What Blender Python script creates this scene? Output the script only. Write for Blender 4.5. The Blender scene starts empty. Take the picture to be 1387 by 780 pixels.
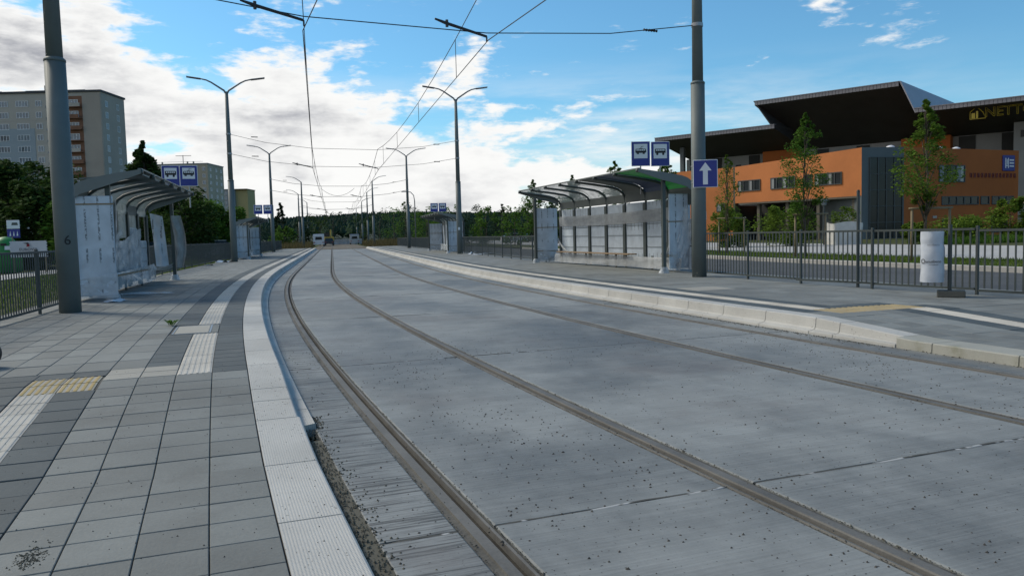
import bpy, math, random
import numpy as np
from mathutils import Matrix, Vector
random.seed(7); rng = np.random.default_rng(7)
sc = bpy.context.scene
COL = sc.collection
# ------------------------------------------------------------------ camera
YAW, PITCH, ROLL, EYE = 0.22253353, -0.06780301, -0.02527479, 1.3178
cam_d = bpy.data.cameras.new('camera'); cam = bpy.data.objects.new('camera', cam_d); COL.objects.link(cam)
cam_d.sensor_width = 36.0; cam_d.lens = 36.0*1068.23/1387.0
cam_d.clip_start = 0.05; cam_d.clip_end = 6000
_fw = Vector((math.sin(YAW)*math.cos(PITCH), math.cos(YAW)*math.cos(PITCH), math.sin(PITCH)))
_rt = Vector((math.cos(YAW), -math.sin(YAW), 0)); _up = _rt.cross(_fw)
_r2 = _rt*math.cos(ROLL)+_up*math.sin(ROLL); _u2 = -_rt*math.sin(ROLL)+_up*math.cos(ROLL)
cam.matrix_world = Matrix(((_r2.x,_u2.x,-_fw.x,0),(_r2.y,_u2.y,-_fw.y,0),(_r2.z,_u2.z,-_fw.z,EYE),(0,0,0,1)))
sc.camera = cam
# ------------------------------------------------------------------ exposure
sc.view_settings.view_transform = 'Standard'; sc.view_settings.look = 'None'
sc.view_settings.exposure = 0.42; sc.view_settings.gamma = 1.0
# ------------------------------------------------------------------ sun and sky
SUN_AZ, SUN_EL = YAW-math.radians(62), math.radians(42)      # clockwise from +Y
sd = bpy.data.lights.new('sun', 'SUN'); sun = bpy.data.objects.new('sun', sd); COL.objects.link(sun)
sd.energy = 2.0; sd.angle = math.radians(16); sd.color = (1.0, 0.92, 0.78)
_to = Vector((math.sin(SUN_AZ)*math.cos(SUN_EL), math.cos(SUN_AZ)*math.cos(SUN_EL), math.sin(SUN_EL)))
sun.rotation_euler = _to.to_track_quat('Z', 'Y').to_euler()

class NT:
    """little helper to wire shader nodes"""
    def __init__(s, tree): s.t = tree; s.n = tree.nodes; s.l = tree.links
    def node(s, typ, **kw):
        nd = s.n.new(typ)
        for k, v in kw.items(): setattr(nd, k, v)
        return nd
    def put(s, sock, v):
        if isinstance(v, bpy.types.NodeSocket): s.l.new(v, sock)
        elif v is not None: sock.default_value = v
    def math(s, op, a, b=None, c=None, clamp=False):
        nd = s.node('ShaderNodeMath', operation=op, use_clamp=clamp)
        for i, v in enumerate((a, b, c)): s.put(nd.inputs[i], v)
        return nd.outputs[0]
    def vmath(s, op, a, b=None, scale=None):
        nd = s.node('ShaderNodeVectorMath', operation=op); s.put(nd.inputs[0], a)
        if b is not None: s.put(nd.inputs[1], b)
        if scale is not None: s.put(nd.inputs['Scale'], scale)
        return nd.outputs['Value'] if op in ('DOT_PRODUCT', 'LENGTH') else nd.outputs[0]
    def noise(s, vec, scale, detail=4, rough=0.55, dist=0.0):
        nd = s.node('ShaderNodeTexNoise'); s.put(nd.inputs['Vector'], vec)
        nd.inputs['Scale'].default_value = scale; nd.inputs['Detail'].default_value = detail
        nd.inputs['Roughness'].default_value = rough; nd.inputs['Distortion'].default_value = dist
        return nd.outputs['Fac']
    def ramp(s, v, a, b, lo=0.0, hi=1.0, smooth=True):
        nd = s.node('ShaderNodeMapRange', interpolation_type='SMOOTHSTEP' if smooth else 'LINEAR'); s.put(nd.inputs['Value'], v)
        nd.inputs['From Min'].default_value = a; nd.inputs['From Max'].default_value = b
        nd.inputs['To Min'].default_value = lo; nd.inputs['To Max'].default_value = hi
        return nd.outputs['Result']
    def mix(s, f, a, b, mode='MIX'):
        nd = s.node('ShaderNodeMix', data_type='RGBA', blend_type=mode)
        s.put(nd.inputs[0], f)
        s.put(nd.inputs[6], a if isinstance(a, bpy.types.NodeSocket) else (*a, 1) if len(a) == 3 else a)
        s.put(nd.inputs[7], b if isinstance(b, bpy.types.NodeSocket) else (*b, 1) if len(b) == 3 else b)
        return nd.outputs[2]

w = bpy.data.worlds.new('World'); sc.world = w; w.use_nodes = True
k = NT(w.node_tree); k.n.clear()
out = k.node('ShaderNodeOutputWorld'); bg = k.node('ShaderNodeBackground'); k.l.new(bg.outputs[0], out.inputs[0])
sky = k.node('ShaderNodeTexSky', sky_type='NISHITA'); sky.sun_disc = False
sky.sun_elevation = SUN_EL; sky.sun_rotation = SUN_AZ; sky.air_density = 1.0; sky.dust_density = 0.6; sky.ozone_density = 1.4
D = k.vmath('NORMALIZE', k.node('ShaderNodeTexCoord').outputs['Generated'])
sx = k.node('ShaderNodeSeparateXYZ'); k.l.new(D, sx.inputs[0]); Dz = sx.outputs[2]
side = k.vmath('DOT_PRODUCT', D, (math.cos(YAW), -math.sin(YAW), 0.0))       # >0 to the right of the street
zc = k.math('MINIMUM', k.math('MAXIMUM', Dz, 0.0), 0.29)
flat = k.vmath('MULTIPLY', D, (1, 1, 2.6))
n_big = k.noise(k.vmath('ADD', flat, (3.1, 1.7, 0.4)), 2.6, 3, 0.5)
n_mid = k.noise(k.vmath('ADD', k.vmath('MULTIPLY', D, (1, 1, 2.2)), (0.6, 4.2, 2.9)), 7.5, 9, 0.56, 0.15)
n_fin = k.noise(k.vmath('MULTIPLY', D, (1, 1, 3.6)), 22.0, 7, 0.6, 0.2)
bias = k.math('SUBTRACT', 0.40, k.math('ADD', side, k.math('MULTIPLY', zc, 2.55)))
bias = k.math('MAXIMUM', k.math('MINIMUM', k.math('MULTIPLY', bias, 1.25), 0.42), -0.22)
cov = k.math('ADD', bias, k.math('ADD', k.math('MULTIPLY', k.math('SUBTRACT', n_mid, 0.5), 1.6),
      k.math('ADD', k.math('MULTIPLY', k.math('SUBTRACT', n_big, 0.5), 0.7), k.math('MULTIPLY', k.math('SUBTRACT', n_fin, 0.5), 0.70))))
mask = k.ramp(cov, 0.0, 0.22)
veil = k.math('MULTIPLY', k.math('MULTIPLY', k.ramp(k.noise(k.vmath('ADD', k.vmath('MULTIPLY', D, (1, 1, 6.5)), (2.2, 9.1, 0.7)), 4.5, 7, 0.6, 0.2), 0.38, 0.66), k.ramp(Dz, 0.08, 0.22, 1.0, 0.0)), k.ramp(side, 0.16, 0.56, 0.92, 0.12))
wisp = k.math('MULTIPLY', k.ramp(k.noise(k.vmath('ADD', k.vmath('MULTIPLY', D, (1, 1, 4.0)), (5.3, 0.9, 3.3)), 7.5, 8, 0.62, 0.15), 0.60, 0.74), 0.85)
mask = k.math('MAXIMUM', mask, k.math('MAXIMUM', veil, wisp))
dense = k.ramp(cov, 0.10, 0.75)
haze = k.ramp(Dz, 0.0, 0.16, 0.62, 0.0)
shade = k.noise(k.vmath('ADD', k.vmath('MULTIPLY', D, (1, 1, 3.4)), (7.7, 2.2, 0.3)), 5.2, 6, 0.55)
puff = k.noise(k.vmath('ADD', k.vmath('MULTIPLY', D, (1, 1, 2.4)), (1.9, 0.2, 5.1)), 17.0, 7, 0.6)
grey = k.math('MULTIPLY', k.ramp(k.math('ADD', k.math('ADD', shade, k.math('MULTIPLY', k.math('SUBTRACT', puff, 0.5), 0.55)), k.math('MULTIPLY', side, -0.45)), 0.42, 0.92), dense)
cl = k.mix(grey, (7.3, 7.3, 7.2), (2.5, 2.6, 2.95))
skyc = k.mix(1.0, sky.outputs[0], (0.53, 0.92, 1.06), 'MULTIPLY')
skyc = k.mix(haze, skyc, (6.3, 6.6, 6.8))
fin = k.mix(mask, skyc, cl)
below = k.ramp(Dz, -0.02, 0.0)
fin = k.mix(below, (1.2, 1.3, 1.3), fin)
k.l.new(fin, bg.inputs['Color']); bg.inputs['Strength'].default_value = 0.1

# ------------------------------------------------------------------ the curve of the street: station s, offset t (right of the left track)
K_, S0_, DS_, X0_, TR = 0.0051076, 26.34147, 10.9646, -0.749099, 3.897366
_S = np.concatenate([np.arange(-14, 80, 0.1), np.arange(80, 700, 2.0)])
_kap = np.where(_S < S0_, K_, np.where(_S < S0_+DS_, K_*(S0_+DS_-_S)/DS_, 0)); _dS = np.gradient(_S)
_psi = np.cumsum(_kap*_dS); _psi -= _psi[-1]
_X = np.cumsum(np.sin(_psi)*_dS); _Y = np.cumsum(np.cos(_psi)*_dS)
_X += X0_-_X[-1]; _Y -= _Y[int(np.argmin(abs(_S)))]
def psi(s): return float(np.interp(s, _S, _psi))
def P(s, t, z=0.0):
    a = psi(s); return Vector((float(np.interp(s, _S, _X))+t*math.cos(a), float(np.interp(s, _S, _Y))-t*math.sin(a), z))
def ramp01(s, a, b): return min(1, max(0, (s-a)/(b-a)))
def zL(s): return 0.045+0.155*ramp01(s, 5.0, 7.5)
def zR(s): return 0.10+0.10*ramp01(s, 6.5, 8.2)
def A(xc, yc, z=0.0):            # a spot given in metres across / ahead of the spot where the photographer stands
    return Vector((xc*math.cos(YAW)+yc*math.sin(YAW), -xc*math.sin(YAW)+yc*math.cos(YAW), z))

# ------------------------------------------------------------------ materials
MATS = {}
def new_mat(name):
    m = bpy.data.materials.new(name); m.use_nodes = True; t = NT(m.node_tree)
    b = t.n['Principled BSDF']; MATS[name] = m
    return m, t, b
def surf(name, col, rough=0.8, rnd=None, var=0.12, stain=0.25, stain_scale=0.7, grain=0.25, grain_scale=60.0, bump=0.15, bump_scale=None,
         metal=0.0, dirt=None, dirt_amt=0.0, spec=None):
    m, t, b = new_mat(name)
    pos = t.node('ShaderNodeNewGeometry').outputs['Position']
    n1 = t.noise(pos, stain_scale, 6, 0.6); n2 = t.noise(pos, grain_scale, 3, 0.6); n3 = t.noise(pos, stain_scale*7, 5, 0.6)
    f = t.math('ADD', t.ramp(n1, 0.25, 0.75, 1-stain, 1+stain), t.math('MULTIPLY', t.math('SUBTRACT', n2, 0.5), grain*2))
    f = t.math('ADD', f, t.math('MULTIPLY', t.math('SUBTRACT', n3, 0.5), stain))
    if rnd == 'obj':
        r = t.node('ShaderNodeObjectInfo').outputs['Random']; f = t.math('MULTIPLY', f, t.ramp(r, 0, 1, 1-var, 1+var, False))
    elif rnd == 'isl':
        r = t.node('ShaderNodeNewGeometry').outputs['Random Per Island']; f = t.math('MULTIPLY', f, t.ramp(r, 0, 1, 1-var, 1+var, False))
    c = t.vmath('SCALE', (*col,), scale=f)
    if dirt:
        c = t.mix(t.math('MULTIPLY', t.ramp(t.noise(pos, stain_scale*3.1, 7, 0.65), 0.5, 0.72), dirt_amt), c, dirt)
    t.put(b.inputs['Base Color'], c); b.inputs['Roughness'].default_value = rough; b.inputs['Metallic'].default_value = metal
    if spec is not None: b.inputs['Specular IOR Level'].default_value = spec
    if bump:
        bp = t.node('ShaderNodeBump'); bp.inputs['Strength'].default_value = bump; bp.inputs['Distance'].default_value = 0.01
        t.put(bp.inputs['Height'], t.noise(pos, bump_scale or grain_scale, 4, 0.6)); t.put(b.inputs['Normal'], bp.outputs[0])
    return m
def pair(name, col, **kw):        # same stone as single pieces and as one joined mass
    return surf(name, col, rnd='obj', **kw), surf(name+'_mass', col, rnd='isl', **kw)
M_grey = pair('paving_grey', (0.168, 0.180, 0.174), var=0.16, stain=0.16, grain=0.16, dirt=(0.09, 0.09, 0.085), dirt_amt=0.35, bump=0.25)
M_dark = pair('paving_dark', (0.060, 0.076, 0.083), var=0.14, stain=0.14, grain=0.16, dirt=(0.16, 0.165, 0.16), dirt_amt=0.25, bump=0.25)
M_white = pair('paving_white', (0.43, 0.415, 0.375), var=0.07, stain=0.10, grain=0.10, dirt=(0.20, 0.19, 0.17), dirt_amt=0.5, bump=0.25)
M_yellow = pair('paving_yellow', (0.36, 0.265, 0.105), var=0.08, stain=0.12, grain=0.12, dirt=(0.2, 0.16, 0.09), dirt_amt=0.5)
M_beige = pair('paving_beige', (0.31, 0.30, 0.265), var=0.06, stain=0.1, grain=0.12)
M_joint = surf('joint_sand', (0.095, 0.096, 0.088), stain=0.3, grain=0.5, rough=1.0)
M_conc = surf('pale_concrete', (0.36, 0.36, 0.35), stain=0.2, grain=0.15, dirt=(0.2, 0.19, 0.17), dirt_amt=0.5)
M_block = surf('old_concrete', (0.10, 0.10, 0.085), stain=0.3, grain=0.3)

def kerb_mat():
    m, t, b = new_mat('kerb_concrete')
    pos = t.node('ShaderNodeNewGeometry').outputs['Position']
    uv = t.node('ShaderNodeUVMap').outputs[0]
    f = t.math('ADD', t.ramp(t.noise(pos, 0.9, 6, 0.6), 0.25, 0.75, 0.86, 1.14), t.math('MULTIPLY', t.math('SUBTRACT', t.noise(pos, 70, 3), 0.5), 0.22))
    f = t.math('MULTIPLY', f, t.ramp(t.node('ShaderNodeObjectInfo').outputs['Random'], 0, 1, 0.93, 1.07, False))
    c = t.vmath('SCALE', (0.44, 0.438, 0.415), scale=f)
    c = t.mix(t.math('MULTIPLY', t.ramp(t.noise(pos, 3.3, 7, 0.65), 0.56, 0.8), 0.3), c, (0.22, 0.21, 0.185))
    c = t.mix(t.ramp(t.noise(pos, 46, 2, 0.5), 0.70, 0.74), c, (0.07, 0.07, 0.06))
    t.put(b.inputs['Base Color'], c); b.inputs['Roughness'].default_value = 0.8
    vo = t.node('ShaderNodeTexVoronoi'); t.put(vo.inputs['Vector'], t.vmath('MULTIPLY', uv, (72, 72, 1))); vo.inputs['Scale'].default_value = 1.0; vo.inputs['Randomness'].default_value = 0.0
    bp = t.node('ShaderNodeBump'); bp.inputs['Strength'].default_value = 0.55; bp.inputs['Distance'].default_value = 0.004
    t.put(bp.inputs['Height'], t.ramp(vo.outputs['Distance'], 0.18, 0.42, 1, 0)); t.put(b.inputs['Normal'], bp.outputs[0])
    return m
M_kerb = kerb_mat()
def track_mat(name, rough_brush):
    m, t, b = new_mat(name)
    pos = t.node('ShaderNodeNewGeometry').outputs['Position']; uv = t.node('ShaderNodeUVMap').outputs[0]
    lines = t.noise(t.vmath('MULTIPLY', uv, (1.1, 55, 1)), 1.0, 5, 0.62)
    lines2 = t.noise(t.vmath('MULTIPLY', uv, (0.35, 9, 1)), 1.0, 4, 0.6)
    big = t.noise(t.vmath('MULTIPLY', uv, (0.55, 0.30, 1)), 1.0, 7, 0.62)
    f = t.ramp(big, 0.32, 0.68, 0.64, 1.32)
    f = t.math('ADD', f, t.math('MULTIPLY', t.math('SUBTRACT', lines, 0.5), rough_brush*0.8))
    f = t.math('ADD', f, t.math('MULTIPLY', t.math('SUBTRACT', lines2, 0.5), 0.35))
    f = t.math('ADD', f, t.math('MULTIPLY', t.math('SUBTRACT', t.noise(pos, 2.6, 7, 0.7), 0.5), 0.75))
    if rough_brush > 1: f = t.math('MULTIPLY', f, t.ramp(t.noise(t.vmath('MULTIPLY', uv, (1.6, 42, 1)), 1.0, 4, 0.65), 0.41, 0.50, 0.42, 1.06))
    f = t.math('ADD', f, t.math('MULTIPLY', t.math('SUBTRACT', t.noise(pos, 90, 3), 0.5), 0.25))
    f = t.math('MULTIPLY', f, t.ramp(t.node('ShaderNodeObjectInfo').outputs['Random'], 0, 1, 0.93, 1.07, False))
    c = t.vmath('SCALE', (0.188, 0.200, 0.199), scale=f)
    c = t.mix(t.math('MULTIPLY', t.ramp(t.noise(pos, 0.45, 6, 0.65), 0.50, 0.70), 0.5), c, (0.125, 0.115, 0.112))
    c = t.mix(t.math('MULTIPLY', t.ramp(t.noise(pos, 1.3, 8, 0.7), 0.60, 0.74), 0.35), c, (0.30, 0.31, 0.32))
    c = t.mix(t.ramp(t.noise(pos, 46, 2, 0.5), 0.685, 0.715), c, (0.05, 0.048, 0.045))
    t.put(b.inputs['Base Color'], c)
    t.put(b.inputs['Roughness'], t.ramp(big, 0.3, 0.7, 0.55, 0.78)); b.inputs['Specular IOR Level'].default_value = 0.35
    bp = t.node('ShaderNodeBump'); bp.inputs['Strength'].default_value = 0.5; bp.inputs['Distance'].default_value = 0.006
    t.put(bp.inputs['Height'], lines); t.put(b.inputs['Normal'], bp.outputs[0])
    return m
M_track = track_mat('track_concrete', 0.75); M_edge = track_mat('track_concrete_brushed', 1.7)
def filler_mat():
    m, t, b = new_mat('joint_filler')
    pos = t.node('ShaderNodeNewGeometry').outputs['Position']
    c = t.mix(t.ramp(t.noise(pos, 3.0, 3, 0.6), 0.555, 0.59), (0.062, 0.062, 0.056), (0.36, 0.37, 0.37))
    t.put(b.inputs['Base Color'], c); b.inputs['Roughness'].default_value = 0.9
    return m
M_filler = filler_mat()
M_mortar = surf('rail_bedding', (0.092, 0.089, 0.079), stain=0.3, stain_scale=2.0, grain=0.5, grain_scale=45, rough=0.9, bump=0.5)
M_rail = surf('rail_steel', (0.115, 0.113, 0.106), stain=0.25, stain_scale=1.6, grain=0.3, rough=0.72, metal=0.1, bump=0.2)
M_groove = surf('groove_dirt', (0.035, 0.031, 0.024), stain=0.4, stain_scale=4, grain=0.6, rough=1.0, bump=0.6)
M_grit = surf('grit', (0.05, 0.046, 0.04), rnd='isl', var=0.6, grain=0.2)
M_crumb = surf('sand_crumbs', (0.075, 0.07, 0.05), rnd='isl', var=0.5, grain=0.3)
M_pole = surf('pole_paint', (0.112, 0.138, 0.138), rough=0.62, stain=0.10, stain_scale=1.1, grain=0.06, bump=0.05, dirt=(0.12, 0.13, 0.13), dirt_amt=0.3)
M_arm = surf('lamp_paint', (0.16, 0.17, 0.18), rough=0.5, stain=0.05, grain=0.04, bump=0)
M_fence = surf('fence_paint', (0.040, 0.052, 0.052), rough=0.55, stain=0.12, grain=0.08, bump=0.04)
M_frame = surf('shelter_paint', (0.055, 0.070, 0.067), rough=0.5, stain=0.1, grain=0.05, bump=0.03)
M_roofp = surf('shelter_roof_edge', (0.15, 0.17, 0.165), rough=0.5, stain=0.12, grain=0.05, bump=0.03)
M_under = surf('shelter_soffit', (0.11, 0.125, 0.12), rough=0.6, stain=0.12, grain=0.05, bump=0.03)
M_wire = surf('wire', (0.03, 0.033, 0.036), rough=0.5, stain=0, grain=0, bump=0)
M_blk = surf('black', (0.012, 0.012, 0.013), rough=0.6, stain=0.1, grain=0.05, bump=0)
M_blue = surf('sign_blue', (0.008, 0.022, 0.22), rough=0.35, stain=0.04, grain=0, bump=0)
M_wht = surf('white_paint', (0.70, 0.72, 0.75), rough=0.45, stain=0.05, grain=0.02, bump=0)
M_steel = surf('steel', (0.30, 0.31, 0.32), rough=0.4, metal=0.7, stain=0.08, grain=0.05, bump=0)
M_wood = surf('bench_wood', (0.22, 0.15, 0.085), rough=0.7, stain=0.2, stain_scale=3, grain=0.2)
M_tape = surf('brown_tape', (0.20, 0.15, 0.08), rough=0.4, stain=0.1, grain=0.05, bump=0)
M_green = surf('green_film', (0.03, 0.45, 0.08), rough=0.4, stain=0.05, grain=0, bump=0)
M_bluef = surf('blue_film', (0.02, 0.045, 0.11), rough=0.4, stain=0.05, grain=0, bump=0)
def glassy(name, col, transp, rough=0.15, bump=0.0):
    m, t, b = new_mat(name)
    b.inputs['Base Color'].default_value = (*col, 1); b.inputs['Roughness'].default_value = rough
    tr = t.node('ShaderNodeBsdfTransparent'); mx = t.node('ShaderNodeMixShader')
    pos = t.node('ShaderNodeNewGeometry').outputs['Position']
    t.put(mx.inputs[0], t.ramp(t.noise(pos, 3.0, 5, 0.6), 0.3, 0.7, max(0, 1-transp-0.12), min(1, 1-transp+0.12)))
    t.l.new(tr.outputs[0], mx.inputs[1]); t.l.new(b.outputs[0], mx.inputs[2]); t.l.new(mx.outputs[0], t.n['Material Output'].inputs[0])
    if bump:
        bp = t.node('ShaderNodeBump'); bp.inputs['Strength'].default_value = bump; bp.inputs['Distance'].default_value = 0.02
        t.put(bp.inputs['Height'], t.noise(pos, 9, 5, 0.6, 1.2)); t.put(b.inputs['Normal'], bp.outputs[0])
    return m
M_poly = glassy('roof_glass', (0.55, 0.6, 0.6), 0.55, 0.3)
M_film = glassy('cling_film', (0.60, 0.66, 0.71), 0.42, 0.25, 0.9)
M_filmd = glassy('cling_film_layers', (0.38, 0.40, 0.41), 0.28, 0.3, 0.9)
M_cardt = None
def wrap_mat():
    m, t, b = new_mat('printed_wrap')
    co = t.node('ShaderNodeTexCoord').outputs['Object']; sp = t.node('ShaderNodeSeparateXYZ'); t.l.new(co, sp.inputs[0])
    fx = t.math('ABSOLUTE', t.math('SUBTRACT', t.math('FRACT', t.math('MULTIPLY', t.math('ADD', sp.outputs[0], sp.outputs[1]), 4.2)), 0.5))
    stripe = t.ramp(fx, 0.085, 0.07)
    word = t.ramp(t.noise(t.vmath('MULTIPLY', co, (0.1, 0.1, 2.4)), 1.0, 1, 0.4), 0.46, 0.50)
    letter = t.ramp(t.noise(t.vmath('MULTIPLY', co, (35, 35, 34)), 1.0, 1, 0.4), 0.40, 0.46)
    ink = t.math('MULTIPLY', stripe, t.math('MULTIPLY', word, letter))
    pos = t.node('ShaderNodeNewGeometry').outputs['Position']
    f = t.ramp(t.noise(pos, 2.5, 5, 0.6, 0.6), 0.25, 0.75, 0.84, 1.1)
    c = t.vmath('SCALE', (0.50, 0.57, 0.64), scale=f)
    c = t.mix(t.math('MULTIPLY', ink, 0.8), c, (0.10, 0.12, 0.14))
    t.put(b.inputs['Base Color'], c); b.inputs['Roughness'].default_value = 0.42
    bp = t.node('ShaderNodeBump'); bp.inputs['Strength'].default_value = 0.6; bp.inputs['Distance'].default_value = 0.02
    t.put(bp.inputs['Height'], t.noise(t.vmath('MULTIPLY', pos, (1, 1, 0.35)), 7, 4, 0.55, 0.8)); t.put(b.inputs['Normal'], bp.outputs[0])
    return m
M_wrap = wrap_mat()
M_asph = surf('asphalt', (0.062, 0.066, 0.070), rough=0.9, stain=0.18, grain=0.3, grain_scale=80, bump=0.4)
M_gravel = surf('ballast', (0.115, 0.10, 0.075), rough=1.0, stain=0.25, grain=0.5, grain_scale=25, bump=0.8)
def ground_mat():
    m, t, b = new_mat('meadow')
    pos = t.node('ShaderNodeNewGeometry').outputs['Position']
    c = t.mix(t.ramp(t.noise(pos, 0.15, 6, 0.6), 0.35, 0.65), (0.040, 0.060, 0.018), (0.085, 0.088, 0.038))
    c = t.mix(t.math('MULTIPLY', t.ramp(t.noise(pos, 5, 5, 0.7), 0.45, 0.7), 0.6), c, (0.025, 0.042, 0.012))
    t.put(b.inputs['Base Color'], c); b.inputs['Roughness'].default_value = 1.0; b.inputs['Specular IOR Level'].default_value = 0.1
    return m
M_ground = ground_mat()
def leaf_mat(name, c1, c2, scale=1.2):
    m, t, b = new_mat(name)
    g = t.node('ShaderNodeNewGeometry')
    c = t.mix(t.ramp(t.noise(g.outputs['Position'], scale, 3, 0.6), 0.35, 0.65), c1, c2)
    c = t.mix(t.math('MULTIPLY', g.outputs['Random Per Island'], 0.55), c, (c2[0]*1.5, c2[1]*1.35, c2[2]*1.3))
    t.put(b.inputs['Base Color'], c); b.inputs['Roughness'].default_value = 0.8; b.inputs['Specular IOR Level'].default_value = 0.06
    tl = t.node('ShaderNodeBsdfTranslucent'); mx = t.node('ShaderNodeMixShader'); mx.inputs[0].default_value = 0.30
    t.put(tl.inputs[0], c); t.l.new(b.outputs[0], mx.inputs[1]); t.l.new(tl.outputs[0], mx.inputs[2]); t.l.new(mx.outputs[0], t.n['Material Output'].inputs[0])
    return m
M_leafd = leaf_mat('leaves_dark', (0.018, 0.042, 0.011), (0.042, 0.080, 0.020), 0.8)
M_leafm = leaf_mat('leaves_mid', (0.040, 0.10, 0.016), (0.085, 0.17, 0.028))
M_leafl = leaf_mat('leaves_light', (0.055, 0.11, 0.015), (0.12, 0.19, 0.028))
M_leafo = leaf_mat('leaves_olive', (0.055, 0.11, 0.018), (0.11, 0.19, 0.03))
M_conif = leaf_mat('needles', (0.010, 0.026, 0.014), (0.022, 0.045, 0.022), 0.5)
M_forest = leaf_mat('forest_leaves', (0.012, 0.034, 0.026), (0.028, 0.058, 0.040), 0.02)
M_reed = leaf_mat('dry_grass', (0.075, 0.068, 0.032), (0.115, 0.10, 0.048))
M_grass = leaf_mat('grass_blades', (0.06, 0.11, 0.016), (0.11, 0.17, 0.03))
M_bark = surf('bark', (0.10, 0.085, 0.065), rough=0.95, stain=0.3, stain_scale=3, grain=0.3, grain_scale=25, bump=0.6)
M_stake = surf('stake_wood', (0.21, 0.17, 0.105), rough=0.85, stain=0.2, grain=0.15)

# ------------------------------------------------------------------ mesh builder
class MB:
    def __init__(s): s.v = []; s.f = []; s.mi = []; s.uv = None
    def add(s, vs, fs, m=0):
        o = len(s.v); s.v += [tuple(v) for v in vs]; s.f += [tuple(i+o for i in f) for f in fs]; s.mi += [m]*len(fs); return s
    def box(s, c, d, m=0, rz=0.0, taper=1.0, mat=None):
        x, y, z = d[0]/2, d[1]/2, d[2]/2; vs = []
        for zz, q in ((-z, 1), (z, taper)):
            for a, b in ((-x, -y), (x, -y), (x, y), (-x, y)): vs.append(Vector((a*q, b*q, zz)))
        R = mat if mat is not None else Matrix.Rotation(rz, 3, 'Z')
        vs = [R @ v + Vector(c) for v in vs]
        return s.add(vs, [(3, 2, 1, 0), (4, 5, 6, 7), (0, 1, 5, 4), (1, 2, 6, 5), (2, 3, 7, 6), (3, 0, 4, 7)], m)
    def bev(s, c, d, b=0.01, m=0, rz=0.0):   # box with chamfered edges all round
        x, y, z = d[0]/2, d[1]/2, d[2]/2; pr = [(-x+b, -y), (x-b, -y), (x, -y+b), (x, y-b), (x-b, y), (-x+b, y), (-x, y-b), (-x, -y+b)]
        ins = [(px*(1-b/x), py*(1-b/y)) for px, py in pr]; vs = []
        for zz, ring in ((-z, ins), (-z+b, pr), (z-b, pr), (z, ins)): vs += [Vector((px, py, zz)) for px, py in ring]
        R = Matrix.Rotation(rz, 3, 'Z'); vs = [R @ v + Vector(c) for v in vs]; fs = [tuple(range(7, -1, -1)), tuple(range(24, 32))]
        for L in range(3):
            for i in range(8): fs.append((L*8+i, L*8+(i+1) % 8, L*8+8+(i+1) % 8, L*8+8+i))
        return s.add(vs, fs, m)
    def tube(s, pts, r, n=8, m=0, cap=True):
        pts = [Vector(p) for p in pts]; rs = r if isinstance(r, (list, tuple)) else [r]*len(pts); vs = []
        for i, p in enumerate(pts):
            d = (pts[min(i+1, len(pts)-1)]-pts[max(i-1, 0)]).normalized()
            a = Vector((0, 0, 1)) if abs(d.z) < 0.95 else Vector((0, 1, 0)); u = d.cross(a).normalized(); q = u.cross(d)
            for j in range(n): an = 2*math.pi*j/n; vs.append(p+(u*math.cos(an)+q*math.sin(an))*rs[i])
        fs = [(i*n+j, i*n+(j+1) % n, (i+1)*n+(j+1) % n, (i+1)*n+j) for i in range(len(pts)-1) for j in range(n)]
        if cap: fs += [tuple(range(n-1, -1, -1)), tuple(range((len(pts)-1)*n, len(pts)*n))]
        return s.add(vs, fs, m)
    def prism(s, poly, h, m=0, fn=None):      # poly in (x,y), extruded 0..h; fn maps (x,y,z) to a place
        n = len(poly); fn = fn or (lambda x, y, z: (x, y, z))
        vs = [fn(x, y, 0) for x, y in poly]+[fn(x, y, h) for x, y in poly]
        return s.add(vs, [tuple(range(n-1, -1, -1)), tuple(range(n, 2*n))]+[(i, (i+1) % n, n+(i+1) % n, n+i) for i in range(n)], m)
    def grid(s, fn, nu, nv, m=0):
        vs = [fn(i/nu, j/nv) for j in range(nv+1) for i in range(nu+1)]
        return s.add(vs, [(j*(nu+1)+i, j*(nu+1)+i+1, (j+1)*(nu+1)+i+1, (j+1)*(nu+1)+i) for j in range(nv) for i in range(nu)], m)
    def mesh(s, name, mats, smooth=False):
        me = bpy.data.meshes.new(name); me.from_pydata(s.v, [], s.f)
        for mm in (mats if isinstance(mats, (list, tuple)) else [mats]): me.materials.append(mm)
        if any(s.mi): me.polygons.foreach_set('material_index', s.mi)
        if s.uv:
            ul = me.uv_layers.new(name='UVMap'); vi = np.zeros(len(me.loops), dtype=np.int32); me.loops.foreach_get('vertex_index', vi)
            ul.data.foreach_set('uv', np.array(s.uv, dtype=np.float32)[vi].ravel())
        if smooth: me.polygons.foreach_set('use_smooth', [True]*len(me.polygons))
        me.update(); return me
    def build(s, name, mats, parent=None, smooth=False, loc=None, rz=0.0, kind=None):
        return link(name, s.mesh(name, mats, smooth), parent, loc, rz, kind)
def link(name, me, parent=None, loc=None, rz=0.0, kind=None):
    o = bpy.data.objects.new(name, me); COL.objects.link(o)
    if parent is not None: o.parent = parent
    if loc is not None: o.location = loc
    if rz: o.rotation_euler = (0, 0, rz)
    if kind: o['kind'] = kind
    return o
def thing(name, label, cat, loc=(0, 0, 0), rz=0.0, group=None):
    o = bpy.data.objects.new(name, None); COL.objects.link(o); o.empty_display_size = 0.2
    o.location = loc; o.rotation_euler = (0, 0, rz); return tag(o, label, cat, group)
def tag(o, label, cat, group=None):
    o['label'] = label; o['category'] = cat
    if group: o['group'] = group
    return o
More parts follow.
